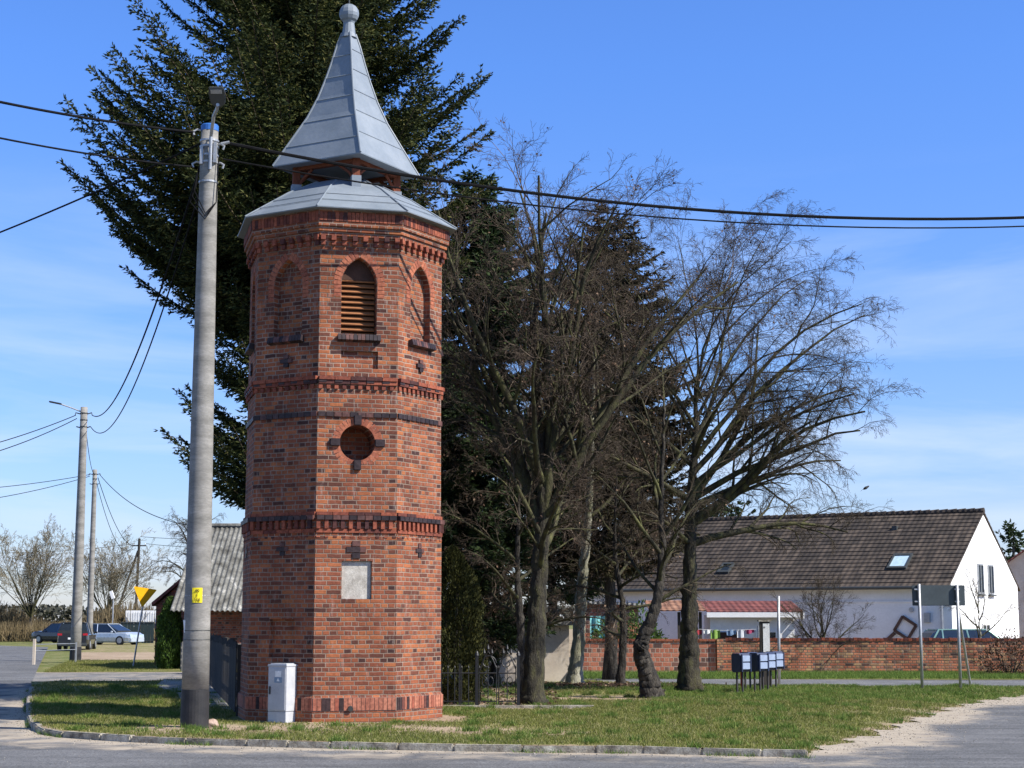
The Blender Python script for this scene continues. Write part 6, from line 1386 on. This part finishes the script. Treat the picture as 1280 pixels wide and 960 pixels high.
mb = MB(); mb.tube([(0, 0, 0), (0.2, 0, zC)], 0.13, 8); mb.build('shaft', m_oldwood, t); mb = MB(); mb.box((0.2, 0, zC - 0.7), (1.4, 0.12, 0.12)); mb.build('crossarm', m_oldwood, t)
mb = MB(); mb.tube([(-2.6, 0, 0), (0.1, 0, zC - 1.2)], 0.11, 8); mb.build('strut', m_oldwood, t)
mb = MB()
for x in (-0.4, 0.2, 0.8): mb.lathe([(0.04, 0), (0.06, 0.08), (0.03, 0.16)], 8, c=(x, 0, zC - 0.62 if x != 0.2 else zC))
build_each(mb, 'insulator', m_paper, t)

# ------------------------------------------------------------ overhead cables
def cable(a, b, sag, r, label, ext=1.0, n=40, name='overhead_cable', cat='cable', group='overhead cables'):
    a, b = Vector(a), Vector(b); mb = MB(); mb.tube([a + (b - a) * (ext * i / n) - Vector((0, 0, 4 * sag * (ext * i / n) * (1 - ext * i / n))) for i in range(n + 1)], r, 6)
    return tag(mb.build(name, m_wire, uv=False, recalc=False), label, cat, group)
PT = Vector((PX, PY, ZP))
cable(PT + Vector((0.3, -0.05, -0.27)), PP(1560, 250, 33.5), 0.78, 0.028, 'thick black cable from the lamp pole past the tower to the right edge', 1.45)
cable(PT + Vector((0.24, -0.07, -0.55)), PP(1560, 262, 33.5), 0.72, 0.014, 'thin black cable just under the thick one to the right edge', 1.45)
cable(PT + Vector((-0.26, -0.07, -0.09)), PP(-160, 90, 22.5), 0.10, 0.022, 'upper black cable from the lamp pole to the left edge', 2.0)
cable(PT + Vector((-0.26, -0.07, -0.68)), PP(-160, 136, 22.5), 0.10, 0.016, 'second black cable below it from the lamp pole to the left edge', 2.0)
cable(PT + Vector((-0.12, 0.14, -0.2)), PP(-160, 349, 34), 0.12, 0.017, 'black cable descending from the lamp pole behind the spruce tip to the left edge', 2.0)
cable(PT + Vector((-0.1, 0.14, -0.35)), (bA.x + 0.37, bA.y, zA - 0.36), 1.35, 0.02, 'upper sagging cable between the lamp pole and the tall far pole')
cable(PT + Vector((-0.05, 0.14, -0.6)), (bA.x + 0.31, bA.y, zA - 0.86), 1.75, 0.016, 'lower sagging cable between the lamp pole and the tall far pole')
cable((bA.x - 0.37, bA.y, zA - 0.36), PP(-190, 590, 60), 0.35, 0.018, 'upper cable from the tall far pole to the left edge', 2.0)
cable((bA.x - 0.31, bA.y, zA - 0.5), PP(-190, 596, 60), 0.55, 0.018, 'lower cable from the tall far pole to the left edge', 2.0)
cable((bA.x + 0.1, bA.y, zA - 0.9), (bB.x, bB.y, zB - 0.3), 0.5, 0.016, 'short cable joining the two far concrete poles')
cable((bB.x - 0.3, bB.y, zB - 0.3), PP(-190, 618, 80), 0.3, 0.018, 'upper cable from the shorter far pole to the left edge', 2.0)
cable((bB.x - 0.3, bB.y, zB - 0.4), PP(-190, 640, 80), 0.45, 0.018, 'lower cable from the shorter far pole to the left edge', 2.0)
cable((bB.x + 0.3, bB.y, zB - 0.3), (GX(246, 66, 4), 64.4, rb - 0.05), 0.55, 0.018, 'cable from the shorter far pole to the barn ridge')
cable((bB.x + 0.2, bB.y, zB - 0.5), (bC.x + 0.1, bC.y, zC - 0.7), 1.4, 0.022, 'near cable from the shorter far pole down to the wooden pole')
cable((bB.x + 0.1, bB.y, zB - 0.7), (bC.x - 0.3, bC.y, zC - 0.7), 2.0, 0.02, 'lower hanging cable from the shorter far pole to the wooden pole')
cable((bC.x + 0.9, bC.y, zC - 0.6), PP(330, 680, 140), 0.3, 0.022, 'cable running right from the wooden pole crossarm behind the barn', 1.45)
cable((bC.x + 0.3, bC.y, zC + 0.1), PP(330, 672, 140), 0.2, 0.022, 'cable running right from the top of the wooden pole', 1.45)
cable((bC.x - 0.3, bC.y, zC - 0.6), PP(-60, 690, 165), 0.4, 0.022, 'cable running left from the wooden pole over the willows', 2.0)
# bird in the twigs
p = PP(1082, 610, 39.6); mb = MB(); mb.lathe([(0.005, -0.11), (0.035, -0.07), (0.055, 0), (0.045, 0.06), (0.03, 0.085), (0.036, 0.11), (0.02, 0.14), (0.002, 0.16)], 10)
m3 = Matrix.Rotation(R(60), 3, 'Y'); mb.v = [tuple(m3 @ Vector(v) * 0.65) for v in mb.v]; mb.add([(-0.058, -0.013, -0.033), (-0.13, -0.02, -0.08), (-0.13, 0.02, -0.08), (-0.058, 0.013, -0.033), (-0.058, 0, -0.023)], [(0, 1, 2, 3), (0, 4, 1), (4, 3, 2), (1, 4, 2)])
o = mb.build('bird', m_black, smooth=True); o.location = p; tag(o, 'small dark bird beside the drooping outer twigs of the largest lime tree', 'bird')
